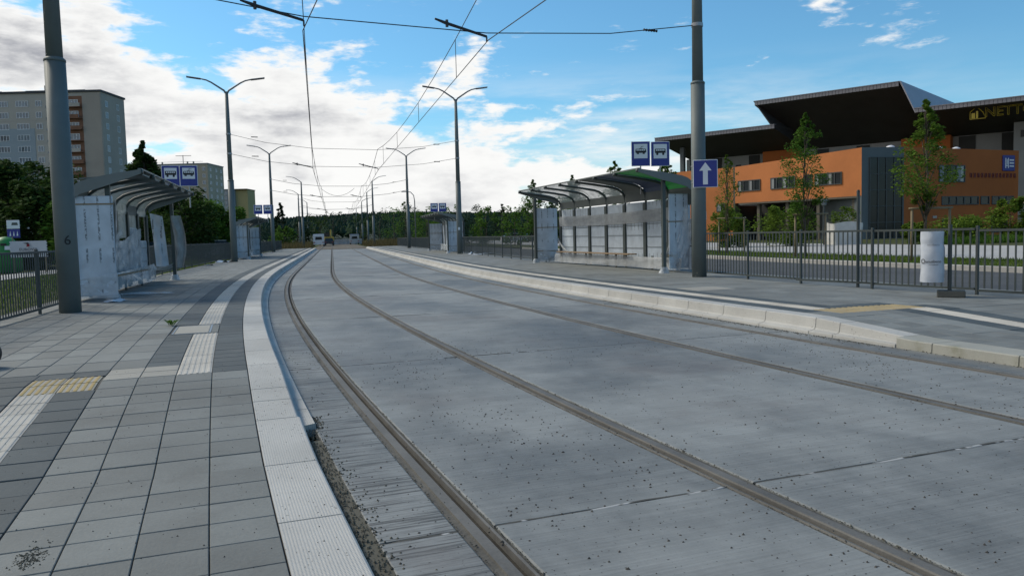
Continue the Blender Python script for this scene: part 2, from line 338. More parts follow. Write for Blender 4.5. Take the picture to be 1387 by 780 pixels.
def dup(o, loc=None, rz=None, label=None, parent=None, scale=None):
    c = o.copy(); COL.objects.link(c)
    if parent is not None: c.parent = parent
    if loc is not None: c.location = loc
    if rz is not None: c.rotation_euler = (0, 0, rz)
    if scale: c.scale = (scale,)*3 if not isinstance(scale, tuple) else scale
    if label: c['label'] = label
    for ch in list(o.children): dup(ch, parent=c)
    return c
def ribbon(stations, cols, zf, uvs=False):   # sheet following the street; cols = list of offsets t, zf(s, t)
    b = MB(); nt = len(cols)
    for s in stations:
        for t in cols: b.v.append(tuple(P(s, t, zf(s, t))))
    b.f = [(i*nt+j, i*nt+j+1, (i+1)*nt+j+1, (i+1)*nt+j) for i in range(len(stations)-1) for j in range(nt-1)]; b.mi = [0]*len(b.f)
    if uvs: b.uv = [(t, s) for s in stations for t in cols]
    return b
def text_mesh(body, size, extrude=0.003, align='CENTER', outline=0.0):
    cu = bpy.data.curves.new('lettering', 'FONT'); cu.body = body; cu.size = size; cu.align_x = align; cu.align_y = 'CENTER'; cu.extrude = extrude
    cu.resolution_u = 3
    if outline: cu.fill_mode = 'NONE'; cu.bevel_depth = outline; cu.bevel_resolution = 0; cu.extrude = 0
    o = bpy.data.objects.new('lettering', cu); COL.objects.link(o)
    dg = bpy.context.evaluated_depsgraph_get(); dg.update()
    me = bpy.data.meshes.new_from_object(o.evaluated_get(dg)); bpy.data.objects.remove(o); bpy.data.curves.remove(cu); return me
def text_part(body, size, mat, parent, M, extrude=0.003, outline=0.0, align='CENTER', name='lettering'):
    me = text_mesh(body, size, extrude, align, outline); me.materials.clear(); me.materials.append(mat); me.name = name
    me.transform(M); return link(name, me, parent)
def face_M(origin, xdir, n):       # text plane: x along xdir, up +z, facing n
    x = Vector(xdir).normalized(); z = Vector(n).normalized(); y = z.cross(x)
    return Matrix(((x.x, y.x, z.x, origin[0]), (x.y, y.y, z.y, origin[1]), (x.z, y.z, z.z, origin[2]), (0, 0, 0, 1)))

# ================================================================== the ground
gb = MB(); N = 60
gb.grid(lambda u, v: (-2600+5200*u, -600+3800*v, -0.30), 4, 4)
gb.build('ground', M_ground, kind='structure')
ribbon(list(np.arange(-12, 60, 2.0))+[60, 80, 104, 140, 260], [-60, -30, -16, -9, -5.3], lambda s, t: -0.03).build('meadow', M_ground, kind='structure')
ribbon(list(np.arange(-12, 60, 2.0))+[60, 104, 260], [-14.5, -12.2], lambda s, t: 0.004).build('footpath', M_conc, kind='structure')
ribbon(list(np.arange(-12, 60, 2.0))+[60, 104, 180], [-25.5, -19.0], lambda s, t: -0.018).build('parking_lane', M_asph, kind='structure')
# side street, its kerb, verge and square on the right
ST = list(np.arange(-12, 62, 2.0))+[66, 80, 104, 150, 260]
ribbon(ST, [9.0, 13, 17.3], lambda s, t: 0.0).build('side_street', M_asph, kind='structure')
vg = ribbon(ST, [17.62, 19, 21, 22.6], lambda s, t: 0.06).build('verge', M_ground, kind='structure')
sq = ribbon(ST, [22.6, 26, 31, 36], lambda s, t: 0.055).build('square', surf('square_paving', (0.40, 0.39, 0.37), stain=0.15, grain=0.1), kind='structure')
ribbon(ST, [36, 40, 60, 110, 160], lambda s, t: 0.03).build('lawn', M_ground, kind='structure')
kb = ribbon([-12], [0], lambda s, t: 0)
kp = bpy.data.objects.new('street_kerb', None); COL.objects.link(kp); kp['kind'] = 'structure'
kme = MB().bev((0, 0, 0.02), (0.15, 0.985, 0.24), 0.015).mesh('kerb_stone', M_conc)
for s in np.arange(2, 70, 1.0):
    o = link('kerb_stone', kme, kp, P(s, 17.55, 0)); o.rotation_euler = (0, 0, -psi(s))
    l = 1.0+17.5*(psi(s+.5)-psi(s-.5)); o.scale = (1, max(0.8, l), 1)

# ================================================================== the track bed
JS = [3.58+4.88*i for i in range(-2, 21)]           # cross joints
g_ = 0.7175
track = ribbon(list(np.arange(-12, 62, 1.0))+[70, 85, 104.5], [-1.17, 0, 2, TR, 5.05], lambda s, t: -0.042).build('track_bed', M_filler, kind='structure')
RAILS = [-g_, g_, TR-g_, TR+g_]; hw = 0.085
edges = [-1.165]; bands = []
for r in RAILS: bands.append((edges[-1], r-hw)); edges.append(r+hw)
bands.append((edges[-1], 5.045))
for bi, (a, c) in enumerate(bands):
    for j in range(len(JS)-1):
        s0, s1 = JS[j]+0.011, JS[j+1]-0.011
        if s0 < -6: continue
        st_ = list(np.linspace(s0, s1, 7 if s0 < 40 else 3)); wid = c-a; b = MB(); b.uv = []
        ofs = random.uniform(-0.0015, 0.0015)
        for s in st_:
            for t, z in ((a+0.002, -0.04), (a+0.002, -0.006), (a+0.010, ofs), (c-0.010, ofs), (c-0.002, -0.006), (c-0.002, -0.04)):
                b.v.append(tuple(P(s, t, z))); b.uv.append((t+7.3*bi, s))
        for i in range(len(st_)-1):
            for q in range(5): b.f.append((i*6+q, i*6+q+1, (i+1)*6+q+1, (i+1)*6+q)); b.mi.append(0)
        b.f += [(5, 4, 3, 2, 1, 0), tuple(range((len(st_)-1)*6, len(st_)*6))]; b.mi += [0, 0]
        b.build('concrete_slab', M_edge if bi == 0 else M_track, track)
        m0 = P(JS[j], a+.004, -.012); m1 = P(JS[j], c-.004, -.012); b = MB(); n_ = 8 if s0 < 30 else 2; tg = Vector((math.sin(psi(JS[j])), math.cos(psi(JS[j])), 0))
        for i in range(n_+1):
            q = m0.lerp(m1, i/n_); h1, h2 = .0105+random.uniform(0, .007), .0105+random.uniform(0, .007); z_ = .0085+random.uniform(-.002, .0075)
            b.v += [tuple(q-tg*h1), tuple(q+tg*h2), tuple(q-tg*h1*.6+Vector((0, 0, z_))), tuple(q+tg*h2*.6+Vector((0, 0, z_)))]
        for i in range(n_): b.f += [(4*i+2, 4*i+6, 4*i+7, 4*i+3), (4*i, 4*i+4, 4*i+6, 4*i+2), (4*i+3, 4*i+7, 4*i+5, 4*i+1)]; b.mi += [0]*3
        b.build('joint_seal', M_filler, track)
rs_ = list(np.arange(-12, 62, 0.5))+list(np.arange(62, 105, 4.0))+[104.5]
for ri, r in enumerate(RAILS):
    inner = 1 if ri in (0, 2) else -1                # flange groove lies on the inner side
    prof = [(-0.083, -0.010), (-0.05, -0.006), (-0.046, 0.002), (0.006, 0.003), (0.010, -0.004), (0.013, -0.035), (0.052, -0.035), (0.054, -0.002), (0.066, 0.0), (0.070, -0.008), (0.083, -0.012)]
    b = MB(); npf = len(prof)
    for s in rs_:
        for x, z in prof: b.v.append(tuple(P(s, r+inner*x, z)))
    mi = [2, 1, 0, 0, 0, 3, 0, 0, 0, 1]
    for i in range(len(rs_)-1):
        for q in range(npf-1):
            f = (i*npf+q, i*npf+q+1, (i+1)*npf+q+1, (i+1)*npf+q); b.f.append(f if inner > 0 else f[::-1]); b.mi.append({2: 1, 1: 1, 0: 0, 3: 2}[mi[q]])
    b.build('rail', [M_rail, M_mortar, M_groove], track)
# beyond the platforms: raw ballast with the rails running on
bal = ribbon([104.52, 125, 160, 220, 320, 600], [-1.9, 0, 3, 5.8], lambda s, t: -0.012).build('unfinished_trackbed', M_gravel, kind='structure')
for r in RAILS:
    b = MB()
    pr = [(-0.035, -0.012), (-0.035, 0.03), (0.035, 0.03), (0.035, -0.012)]; sts = [104.52, 125, 160, 220, 320]
    for s in sts:
        for x, z in pr: b.v.append(tuple(P(s, r+x, z)))
    for i in range(len(sts)-1):
        for q in range(3): b.f.append((i*4+q, i*4+q+1, (i+1)*4+q+1, (i+1)*4+q)); b.mi.append(0)
    b.build('rail', M_rail, bal)

# ================================================================== platforms
def slab_mesh(name, wd, ln, mat, ribs=0, along=True, h=0.05):
    b = MB(); x, y, c = wd/2-0.003, ln/2-0.0013, 0.003
    if ribs == 0:
        b.add([(-x, -y, -h), (x, -y, -h), (x, y, -h), (-x, y, -h), (-x, -y, -c), (x, -y, -c), (x, y, -c), (-x, y, -c), (-x+c, -y+c, 0), (x-c, -y+c, 0), (x-c, y-c, 0), (-x+c, y-c, 0)],
              [(0, 1, 5, 4), (1, 2, 6, 5), (2, 3, 7, 6), (3, 0, 4, 7), (4, 5, 9, 8), (5, 6, 10, 9), (6, 7, 11, 10), (7, 4, 8, 11), (8, 9, 10, 11)])
    else:
        pts = [(-x, -h), (-x, -0.006)]; p_ = 2*x/ribs
        for i in range(ribs):
            x0 = -x+i*p_; pts += [(x0+p_*0.22, -0.0035), (x0+p_*0.32, 0.0), (x0+p_*0.68, 0.0), (x0+p_*0.78, -0.0035)]
        pts += [(x, -0.006), (x, -h)]
        n = len(pts); vs = [((u, -y, z) if along else (y, u, z)) for u, z in pts]+[((u, y, z) if along else (-y, u, z)) for u, z in pts]
        b.add(vs, [(i, i+1, n+i+1, n+i) for i in range(n-1)]+[tuple(range(n-1, -1, -1)), tuple(range(n, 2*n))])
        if name == 'warning_slab':
            for i in range(n-1): b.mi[i] = 0 if (i-3) % 4 in (0, 1, 3) and i > 1 else 1
            return b.mesh(name, [mat, M_beige[0]])
    return b.mesh(name, mat)
def in_view(p):     # is a spot in front of the camera and inside its field (with a margin)?
    q = Vector(p)-Vector((0, 0, EYE)); d = q.dot(_fw)
    return d > 0.6 and abs(q.dot(_r2))/d < 0.70 and abs(q.dot(_u2))/d < 0.42
def pave(parent, kinds):
    """kinds: name -> (mats, ribs, along, list of (s, t, w, l, zf)). Nearest 300 in view are parts, the rest one joined part."""
    for nm, (mats, ribs, along, cells) in kinds.items():
        vis = []; rest = []
        for c in cells:
            p = P(c[0], c[1], c[4](c[0]))
            (vis if in_view(p) and p.length < 34 else rest).append((p.length, c))
        vis.sort(key=lambda q: q[0]); rest += vis[300:]; vis = vis[:300]; cache = {}
        for _, (s, t, wd, ln, zf) in vis:
            key = (round(wd, 3), round(ln, 3))
            if key not in cache: cache[key] = slab_mesh(nm, wd, ln, mats[0], ribs, along)
            o = link(nm, cache[key], parent, P(s, t, zf(s)+random.uniform(-0.0012, 0.0012)))
            o.rotation_euler = (math.atan((zf(s+0.1)-zf(s-0.1))/0.2)+random.uniform(-.003, .003), random.uniform(-.003, .003), -psi(s))
        b = MB()
        for _, (s, t, wd, ln, zf) in rest:
            x, y, c, h = wd/2-0.003, ln/2-0.0013, 0.003, 0.03; z = zf(s)+random.uniform(-.001, .001); sl = (zf(s+.1)-zf(s-.1))/.2
            ca, sa = math.cos(psi(s)), math.sin(psi(s)); o_ = P(s, t, z)
            vs = [(o_.x+u*ca+v*sa, o_.y-u*sa+v*ca, o_.z+q+v*sl) for (u, v, q) in
                  ((-x, -y, -h), (x, -y, -h), (x, y, -h), (-x, y, -h), (-x+c, -y+c, 0), (x-c, -y+c, 0), (x-c, y-c, 0), (-x+c, y-c, 0))]
            b.add(vs, [(0, 1, 5, 4), (1, 2, 6, 5), (2, 3, 7, 6), (3, 0, 4, 7), (4, 5, 6, 7)])
        if rest: b.build(nm, mats[1], parent, kind='stuff')
def lay(cells, t_in, t_out, s0, s1, wd, ln, zf, skip=None, jit=True):
    n = max(1, round(abs(t_out-t_in)/wd)); wd = abs(t_out-t_in)/n; sg = 1 if t_out > t_in else -1
    for i in range(n):
        t = t_in+sg*(i+0.5)*wd; m = max(1, round((s1-s0)/ln)); l2 = (s1-s0)/m
        for j in range(m):
            s = s0+(j+0.5)*l2
            if skip and skip(s, t): continue
            f = 1-(t)*0.0   # offsets keep their length along the curve closely enough
            cells.append((s, t, wd, l2*(1-t*(psi(s+.5)-psi(s-.5))*-1), zf))
LS, LE = -4.0, 104.0
platL = ribbon(list(np.arange(-6, 62, 0.5))+[70, 85, 104], [-5.4, -4.9, -3, -1.6], lambda s, t: zL(s)-0.012).build('platform_left', M_joint, kind='structure')
platR = ribbon(list(np.arange(-6, 62, 0.5))+[70, 85, 104], [5.35, 7, 9.0, 10.4], lambda s, t: zR(s)-0.012).build('platform_right', M_joint, kind='structure')
grey, dark, guide, warn, beige = [], [], [], [], []
T1, T2, T3, T4, MD = -1.555, -1.845, -2.13, -2.42, 0.283
MH = (10.62, 11.60, -2.39, -1.93)
inmh = lambda s, t: MH[0]-.05 < s < MH[1]+.05 and MH[2]-.05 < t < MH[3]+.05
SB = 7.46                                             # where the guide strip starts
lay(grey, T1, T4, LS, SB, MD, MD, zL); lay(dark, T1, T2, SB, LE, .29, MD, zL, inmh)
lay(guide, T2, T3, SB, LE, .285, MD, zL, inmh); lay(dark, T3, T4, SB+.56, LE, .29, MD, zL, inmh)
lay(beige, T3, T4-.28, SB, SB+.56, .28, .28, zL)
lay(grey, T4, T4-.28, LS, SB, .28, MD, zL); lay(dark, T4-.28, T4-.56, LS, SB-.3, .28, MD, zL)
lay(guide, T4-.56, T4-.83, LS, SB-.3, .27, MD, zL); lay(dark, T4-.83, T4-1.14, LS, SB, .31, MD, zL)
lay(warn, T4-.30, T4-.83, SB-.3, SB+.26, .265, .28, zL); lay(dark, T4-.28, T4-.83, SB+.26, SB+.54, .275, .28, zL)
lay(grey, T4-1.14, -5.3, LS, SB, MD, MD, zL); lay(grey, T4-1.14, -5.3, SB, SB+.56, MD, .28, zL); lay(dark, T4-.83, T4-1.14, SB, SB+.56, .31, .28, zL)
lay(grey, T4, -5.3, SB+.56, LE, MD, MD*1.98, zL)
grey.append((11.11, -1.892, .09, .97, zL)); pave(platL, {'paving_slab': (M_grey, 0, True, grey), 'dark_paving_slab': (M_dark, 0, True, dark), 'guide_slab': (M_white, 6, True, guide),
             'warning_slab': (M_yellow, 5, True, warn), 'beige_slab': (M_beige, 0, True, beige)})
grey, dark, guide, warn = [], [], [], []
E5 = 5.40; RB = 8.9
lay(dark, E5, 5.72, RB-.3, LE, .32, MD, zR); lay(guide, 5.74, 6.02, RB, LE, .28, MD, zR); lay(dark, 6.02, 6.30, RB+.3, LE, .28, MD, zR)
lay(grey, E5, 6.55, LS, RB-.6, .29, MD, zR); lay(warn, 5.74, 7.16, RB-.6, RB, .284, .30, zR); lay(grey, E5, 5.72, RB-.6, RB-.3, .32, .3, zR)
lay(dark, 6.55, 6.84, LS, RB-.6, .29, MD, zR); lay(guide, 6.86, 7.16, LS, RB-.6, .30, MD, zR); lay(dark, 7.16, 7.44, LS, RB-.3, .28, MD, zR)
lay(dark, 6.02, 7.16, RB, RB+.3, .285, .3, zR); lay(grey, 7.44, 10.35, LS, RB-.3, .29, MD, zR); lay(grey, 7.16, 10.35, RB-.3, RB+.3, .29, .3, zR)
lay(grey, 6.30, 10.35, RB+.3, LE, .29, MD*1.98, zR)
pave(platR, {'paving_slab': (M_grey, 0, True, grey), 'dark_paving_slab': (M_dark, 0, True, dark), 'guide_slab': (M_white, 6, True, guide), 'warning_slab': (M_yellow, 3, True, warn)})
# kerb stones: upstand with a hollow face where trams call, plain low stones at the ramp
M_kerb_old = surf('kerb_concrete_old', (0.31, 0.31, 0.275), rnd='obj', var=.06, stain=.15, grain=.15, dirt=(.15, .15, .08), dirt_amt=.6)
def kerb_stone(s0, s1, t_in, sg, zf, hollow, parent, tface, mat=None):
    """t_in back edge of the stone, tface = foot of the face; sg=+1: track lies to the right"""
    b = MB(); b.uv = []; st_ = [s0+0.006, (s0+s1)/2, s1-0.006]; nps = 0
    for s in st_:
        z = zf(s)
        if hollow:
            w0 = tface-sg*0.115
            pr = [(t_in, z-0.1), (t_in, z), (w0-sg*0.012, z), (w0, z-0.010), (w0+sg*0.006, z*0.55), (w0+sg*0.014, z*0.36), (w0+sg*0.034, z*0.27), (tface-sg*.005, 0.036), (tface, 0.028), (tface, -0.06)]
        else:
            w0 = tface-sg*0.10
            pr = [(t_in, z-0.1), (t_in, z), (w0-sg*0.012, z), (w0, z-0.010), (w0+sg*0.006, -0.06)]
        nps = len(pr)
        for t, zz in pr: b.v.append(tuple(P(s, t, zz))); b.uv.append((t, s))
    for i in range(2):
        for q in range(nps-1):
            f = (i*nps+q, i*nps+q+1, (i+1)*nps+q+1, (i+1)*nps+q); b.f.append(f if sg > 0 else f[::-1]); b.mi.append(0)
    b.f += [tuple(range(nps)), tuple(range(2*nps, 3*nps))[::-1]]; b.mi += [0, 0]
    return b.build('kerb_stone', mat or M_kerb, parent)
cuts = [5.83, 6.34, 6.72]+[6.72+0.962*i for i in range(1, 102)]
for a, c in zip(cuts[:-1], cuts[1:]): kerb_stone(a, c, T1+.004, 1, zL, True, platL, -1.157)
for i in range(8): kerb_stone(5.83-(i+1)*.965, 5.83-i*.965, T1+.004, 1, zL, False, platL, -1.157)
cuts = [6.73, 7.69, 8.11]+[8.11+1.0*i for i in range(1, 97)]
for a, c in zip(cuts[:-1], cuts[1:]): kerb_stone(a, c, E5-.004, -1, zR, True, platR, 5.033)
for a, c in ((6.26, 6.73), (5.3, 6.26), (4.3, 5.3), (3.3, 4.3), (2.3, 3.3)): kerb_stone(a, c, E5-.004, -1, zR, False, platR, 4.945, M_kerb_old)
# inspection cover in the left platform
mh = thing('access_cover', 'pale rectangular access cover set in a steel frame across the dark paving strip', 'cover', P(11.11, -2.16, 0.2), -psi(11.1))
MB().bev((0, 0, -0.02), (0.40, 0.90, 0.045), 0.004).build('cover_plate', M_beige[0], mh)
f = MB()
for x in (-.215, .215): f.box((x, 0, -.02), (.022, .99, .046))
for y in (-.485, .485): f.box((0, y, -.02), (.408, .022, .046))
f.build('cover_frame', M_steel, mh)
mh2 = thing('access_cover', 'pale flush access cover in the right platform beside the white guide strip', 'cover', P(13.2, 6.75, 0.2), -psi(13))
MB().bev((0, 0, -0.019), (0.8, 0.8, 0.045), 0.004).build('cover_plate', M_beige[0], mh2)

# ================================================================== poles, lamps and overhead wires
def pole(s, t, base, step=4.3, top=9.4, lamp=True, single=0, label='', cls='tram pole with lamps', r=1.0):
    o = thing('lamp_pole', label, 'pole', P(s, t, base), -psi(s), 'tram poles along both platforms')
    b = MB(); rr = [.170*r, .168*r, .160*r]
    b.tube([(0, 0, 0), (0, 0, 2), (0, 0, step)], rr, 20); b.build('pole_base', M_pole, o, True)
    b = MB(); b.tube([(0, 0, step-.02), (0, 0, step+.015), (0, 0, step+.05)], [.166*r, .166*r, .13*r], 20); b.build('collar', M_pole, o, True)
    b = MB(); b.tube([(0, 0, step+.04), (0, 0, step+2.5), (0, 0, top)], [.128*r, .115*r, .085*r], 16); b.build('shaft', M_pole, o, True)
    for zz in (5.85, 6.9): b = MB(); b.tube([(0, 0, zz-.04), (0, 0, zz+.04)], [.135*r, .135*r], 16); b.build('clamp', M_steel, o)
    if lamp:
        for sg in ((-1, 1) if not single else (single,)):
            b = MB(); b.tube([(0, 0, top-.15), (sg*.12, 0, top+.06), (sg*.75, 0, top+.48), (sg*1.0, 0, top+.60), (sg*1.35, 0, top+.68)], [.055, .05, .042, .038, .035], 8)
            a_ = b.build('lamp_arm', M_arm, o, True)
            b = MB(); b.grid(lambda u, v: (sg*(1.28+.72*u), (v-.5)*.24*(1-.35*abs(u-.35)), top+.66+.10*u+.05*math.sin(math.pi*v)), 5, 4)
            b.grid(lambda u, v: (sg*(1.28+.72*u), (.5-v)*.24*(1-.35*abs(u-.35)), top+.645+.10*u-.02), 5, 4)
            b.build('lamp_head', M_arm, a_, True)
    return o
pl = pole(15, -4.33, .2, 4.15, label='thick grey pole numbered 6 nearest on the left platform'); 
text_part('6', .22, M_blk, pl, Matrix.Translation((.0, 0, 0)) @ face_M((.055, -.166, 1.20), (1, .3, 0), (.3, -1, 0)), .002)
pr_ = pole(16.7, 8.64, .2, 4.52, label='thick grey pole carrying the one way arrow sign on the right platform')
st_b = MB(); st_b.box((.172, -.02, 1.45), (.006, .05, .19)); st_b.build('sticker', M_wht, pr_)
p2 = pole(45.5, -4.47, .2, 4.4, 9.15, label='grey lamp pole with two arms by the second shelter of the left platform')
p3 = pole(48.4, 8.44, .2, 4.4, 9.4, label='grey lamp pole with two arms before the second shelter of the right platform')
st_b = MB(); st_b.box((-.05, -.172, 1.55), (.12, .006, .16)); st_b.build('sticker', M_wht, p3)
p4 = pole(78.5, -4.7, .2, 4.4, 9.3, label='two armed lamp pole at the far end of the left platform, beyond the second shelter')
p5 = pole(80, 8.4, .2, 4.4, 9.3, label='two armed lamp pole at the far end of the right platform, beyond the second shelter')
for s, t, sg, lb in ((113, -3.1, -1, 'one armed lamp pole left of the unfinished track, nearest after the platform end'), (143, -4.7, -1, 'small distant lamp pole, second along the left side of the unfinished track'),
                     (176, -4.2, -1, 'small distant lamp pole, third along the left side of the unfinished track'), (113, 6.6, 1, 'one armed lamp pole right of the unfinished track, nearest after the platform end'),
                     (140, 7.0, 1, 'small distant lamp pole, second along the right side of the unfinished track'), (176, 7.4, 1, 'small distant lamp pole, third along the right side of the unfinished track'), (215, 7.4, 1, 'tiny far lamp pole, farthest along the right side of the track')):
    pole(s, t, 0, 4.4, 9.3, single=sg, label=lb)
# span wires across the street with registration arms
def bez(a, b, sag, n=12): return [Vector(a).lerp(Vector(b), i/n)-Vector((0, 0, sag*4*(i/n)*(1-i/n))) for i in range(n+1)]
SP = [(15, -4.33, 16.7, 8.64, -.30, 3.35), (45.5, -4.47, 48.4, 8.44, -.13, 3.55), (78.5, -4.7, 80, 8.4, -.05, 3.8), (113, -3.1, 113, 6.6, 0, 3.9), (143, -4.7, 140, 7.0, 0, 3.9), (176, -4.2, 176, 7.4, 0, 3.9)]
words = ['nearest', 'second', 'third', 'fourth', 'fifth', 'farthest']
for i, (sa, ta, sb, tb, cl_, cr_) in enumerate(SP):
    o = thing('span_wire', 'cross span wires strung between the poles over both tracks, %s from the camera' % words[i], 'wires', (0, 0, 0), 0, 'span wires over the tracks')
    wr = .011 if i < 2 else .018; a, c = P(sa, ta), P(sb, tb); fr = lambda tt: (tt-ta)/(tb-ta)
    for zz, dz, sag in ((6.05, -.62, 0.0), (7.10, -.66, 0.0)):
        b = MB(); pts = []
        for tt in (ta, (ta+cl_)/2-.3, cl_, (cl_+cr_)/2, cr_, (cr_+tb)/2+.3, tb):
            q = a.lerp(c, fr(tt)); e = 1 if cl_-.1 <= tt <= cr_+.1 else (0.62 if tt not in (ta, tb) else 0); pts.append((q.x, q.y, zz+dz*e))
        b.tube(pts, wr, 5); b.build('wire', M_wire, o)
        if i < 3:
            for tt in (ta+1.3, tb-1.3):
                b = MB(); q = a.lerp(c, fr(tt)); d = (c-a).normalized(); q.z = zz+dz*.62*(1.3/abs((cl_-.0)-ta)) if tt < 2 else zz+dz*.62*.6
                b.tube([q+d*(m_*.035-.17) for m_ in range(11)], [.016 if m_ % 2 else .034 for m_ in range(11)], 6)
                b.build('insulator', M_blk, o)
    for tc in (cl_, cr_):
        q0 = a.lerp(c, fr(tc-.85)); q1 = a.lerp(c, fr(tc)); q0.z, q1.z = 5.55, 5.36; qi = a.lerp(c, fr(tc-1.1)); qi.z = 5.62
        b = MB(); b.tube([qi, q0], [.02, .035], 6); b.tube([q0, q1], [.032, .026], 6); b.tube([q1, q1+Vector((0, 0, -.10))], .018, 5)
        b.tube([q0+Vector((0, 0, -.07)), q0+Vector((0, 0, .07))], .03, 6)
        b.build('registration_arm', M_wire, o)
b = MB(); q0, q1 = P(109, -.4, 8.1), P(109, 4.0, 8.1); b.tube(bez(q0, q1, 1.0), .022, 5)
tag(b.build('sagging_wire', M_wire), 'loose wire sagging in a deep loop between the two overhead lines far down the track', 'wire')
for off_, lab in (('L', 'overhead contact and carrier wires with droppers above the left track'), ('R', 'overhead contact and carrier wires with droppers above the right track')):
    o = thing('overhead_line', lab, 'wires')
    sup = [((sa+sb)/2, cl_ if off_ == 'L' else cr_) for (sa, ta, sb, tb, cl_, cr_) in SP]
    sup = [((sup[0][0]-30), sup[0][1]-(.3 if off_ == 'L' else .15))]+sup+[(230, 0 if off_ == 'L' else 3.9)]
    ct, ms = [], []
    for (s0, t0), (s1, t1) in zip(sup[:-1], sup[1:]):
        A0, B0 = P(s0, t0), P(s1, t1)
        for m_ in range(8):
            f_ = m_/8; q = A0.lerp(B0, f_); zc_, zm = 5.26, 6.44-.75*4*f_*(1-f_)*.75
            ct.append((q.x, q.y, zc_)); ms.append((q.x, q.y, zm))
            if m_ % 2 == 1: dr = MB(); dr.tube([(q.x, q.y, zc_), (q.x, q.y, zm)], .008 if s0 < 60 else .012, 4); dr.build('dropper', M_wire, o)
    n1 = lambda L: [.010 if (Vector(p).xy.length < 40) else .014 for p in L]
    b = MB(); b.tube(ct, n1(ct), 5); b.build('contact_wire', M_wire, o)
    b = MB(); b.tube(ms, n1(ms), 5); b.build('carrier_wire', M_wire, o)

# ================================================================== railings
def railing(name, label, path, zf, h=1.04, post_every=1.9, pick=0.118):
    """path: list of (s,t)"""
    o = thing(name, label, 'railing'); pts = [P(s, t, zf(s)) for s, t in path]
    cum = [0]
    for a, c in zip(pts[:-1], pts[1:]): cum.append(cum[-1]+(c-a).length)
    def at(d):
        for i in range(len(cum)-1):
            if d <= cum[i+1]+1e-6: return pts[i].lerp(pts[i+1], (d-cum[i])/(cum[i+1]-cum[i])), math.atan2(pts[i+1].y-pts[i].y, pts[i+1].x-pts[i].x)
        return pts[-1], 0
    L = cum[-1]; np_ = max(1, round(L/post_every)); pe = L/np_
    pm = MB().bev((0, 0, h/2+.01), (.044, .044, h+.04), .006).mesh('post', M_fence); qm = MB().box((0, 0, (h-.06)/2+.07), (.012, .024, h-.13)).mesh('picket', M_fence)
    for i in range(np_+1):
        q, a = at(min(L, i*pe)); link('post', pm, o, q, a)
    rl = MB(); rl2 = MB()
    for i in range(np_):
        (q0, a), (q1, _) = at(i*pe+.001), at(min(L, (i+1)*pe))
        d = (q1-q0).normalized(); q0 = q0+d*.028; q1 = q1-d*.028
        for rb, zz in ((rl, h-.02), (rl2, .09)):
            rb.box(((q0.x+q1.x)/2, (q0.y+q1.y)/2, (q0.z+q1.z)/2+zz), ((q1-q0).length, .035, .035), rz=a)
    rl.build('top_rail', M_fence, o); rl2.build('bottom_rail', M_fence, o)
    pk = []
    for i in range(np_):
        n = max(2, round(pe/pick))
        for j in range(1, n): pk.append(at(i*pe+j*pe/n))
    pk.sort(key=lambda q: q[0].length)
    vis = [q for q in pk if in_view(q[0])][:300]; ids = {id(q) for q in vis}
    for q, a in vis: link('picket', qm, o, q, a+math.pi/2)
    b = MB()
    for q in pk:
        if id(q) not in ids: b.box((q[0].x, q[0].y, q[0].z+(h-.06)/2+.07), (.012, .032, h-.13), rz=q[1]+math.pi/2)
    if b.v: b.build('picket', M_fence, o, kind='stuff')
    return o
railing('railing', 'dark picket railing at the left edge behind the pole numbered 6', [(7, -5.2), (11, -4.95), (13, -4.82), (16.9, -4.72)], zL)
railing('railing', 'dark picket railing between the two shelters of the left platform', [(26.6, -4.95), (30, -5.2), (36, -5.4), (44, -5.4), (52.8, -5.35)], zL)
railing('railing', 'dark picket railing at the far end of the left platform behind the second shelter', [(63, -5.3), (80, -5.3), (100, -5.3)], zL)
railing('railing', 'dark picket railing in front of the side street, by the wrapped bin', [(5.5, 9.75), (7.5, 9.5), (9.4, 9.25), (11.4, 8.93), (13.3, 8.92), (17.1, 9.02)], zR)
railing('railing', 'dark picket railing between the two shelters of the right platform', [(29.8, 8.85), (34, 8.78), (40, 8.8), (46, 8.95), (51, 9.0)], zR)
railing('railing', 'dark picket railing at the far end of the right platform behind the second shelter', [(62, 9.0), (80, 9.0), (102, 9.0)], zR)
o = thing('signpost', 'slender bare grey post rising above the railing in front of the dark glass corner', 'post', P(11.75, 9.05, .2))
MB().tube([(0, 0, 0), (0, 0, 1.72)], .028, 10).build('tube', M_fence, o); MB().tube([(0, 0, 1.72), (0, 0, 1.76)], [.032, .02], 10).build('cap', M_blk, o)
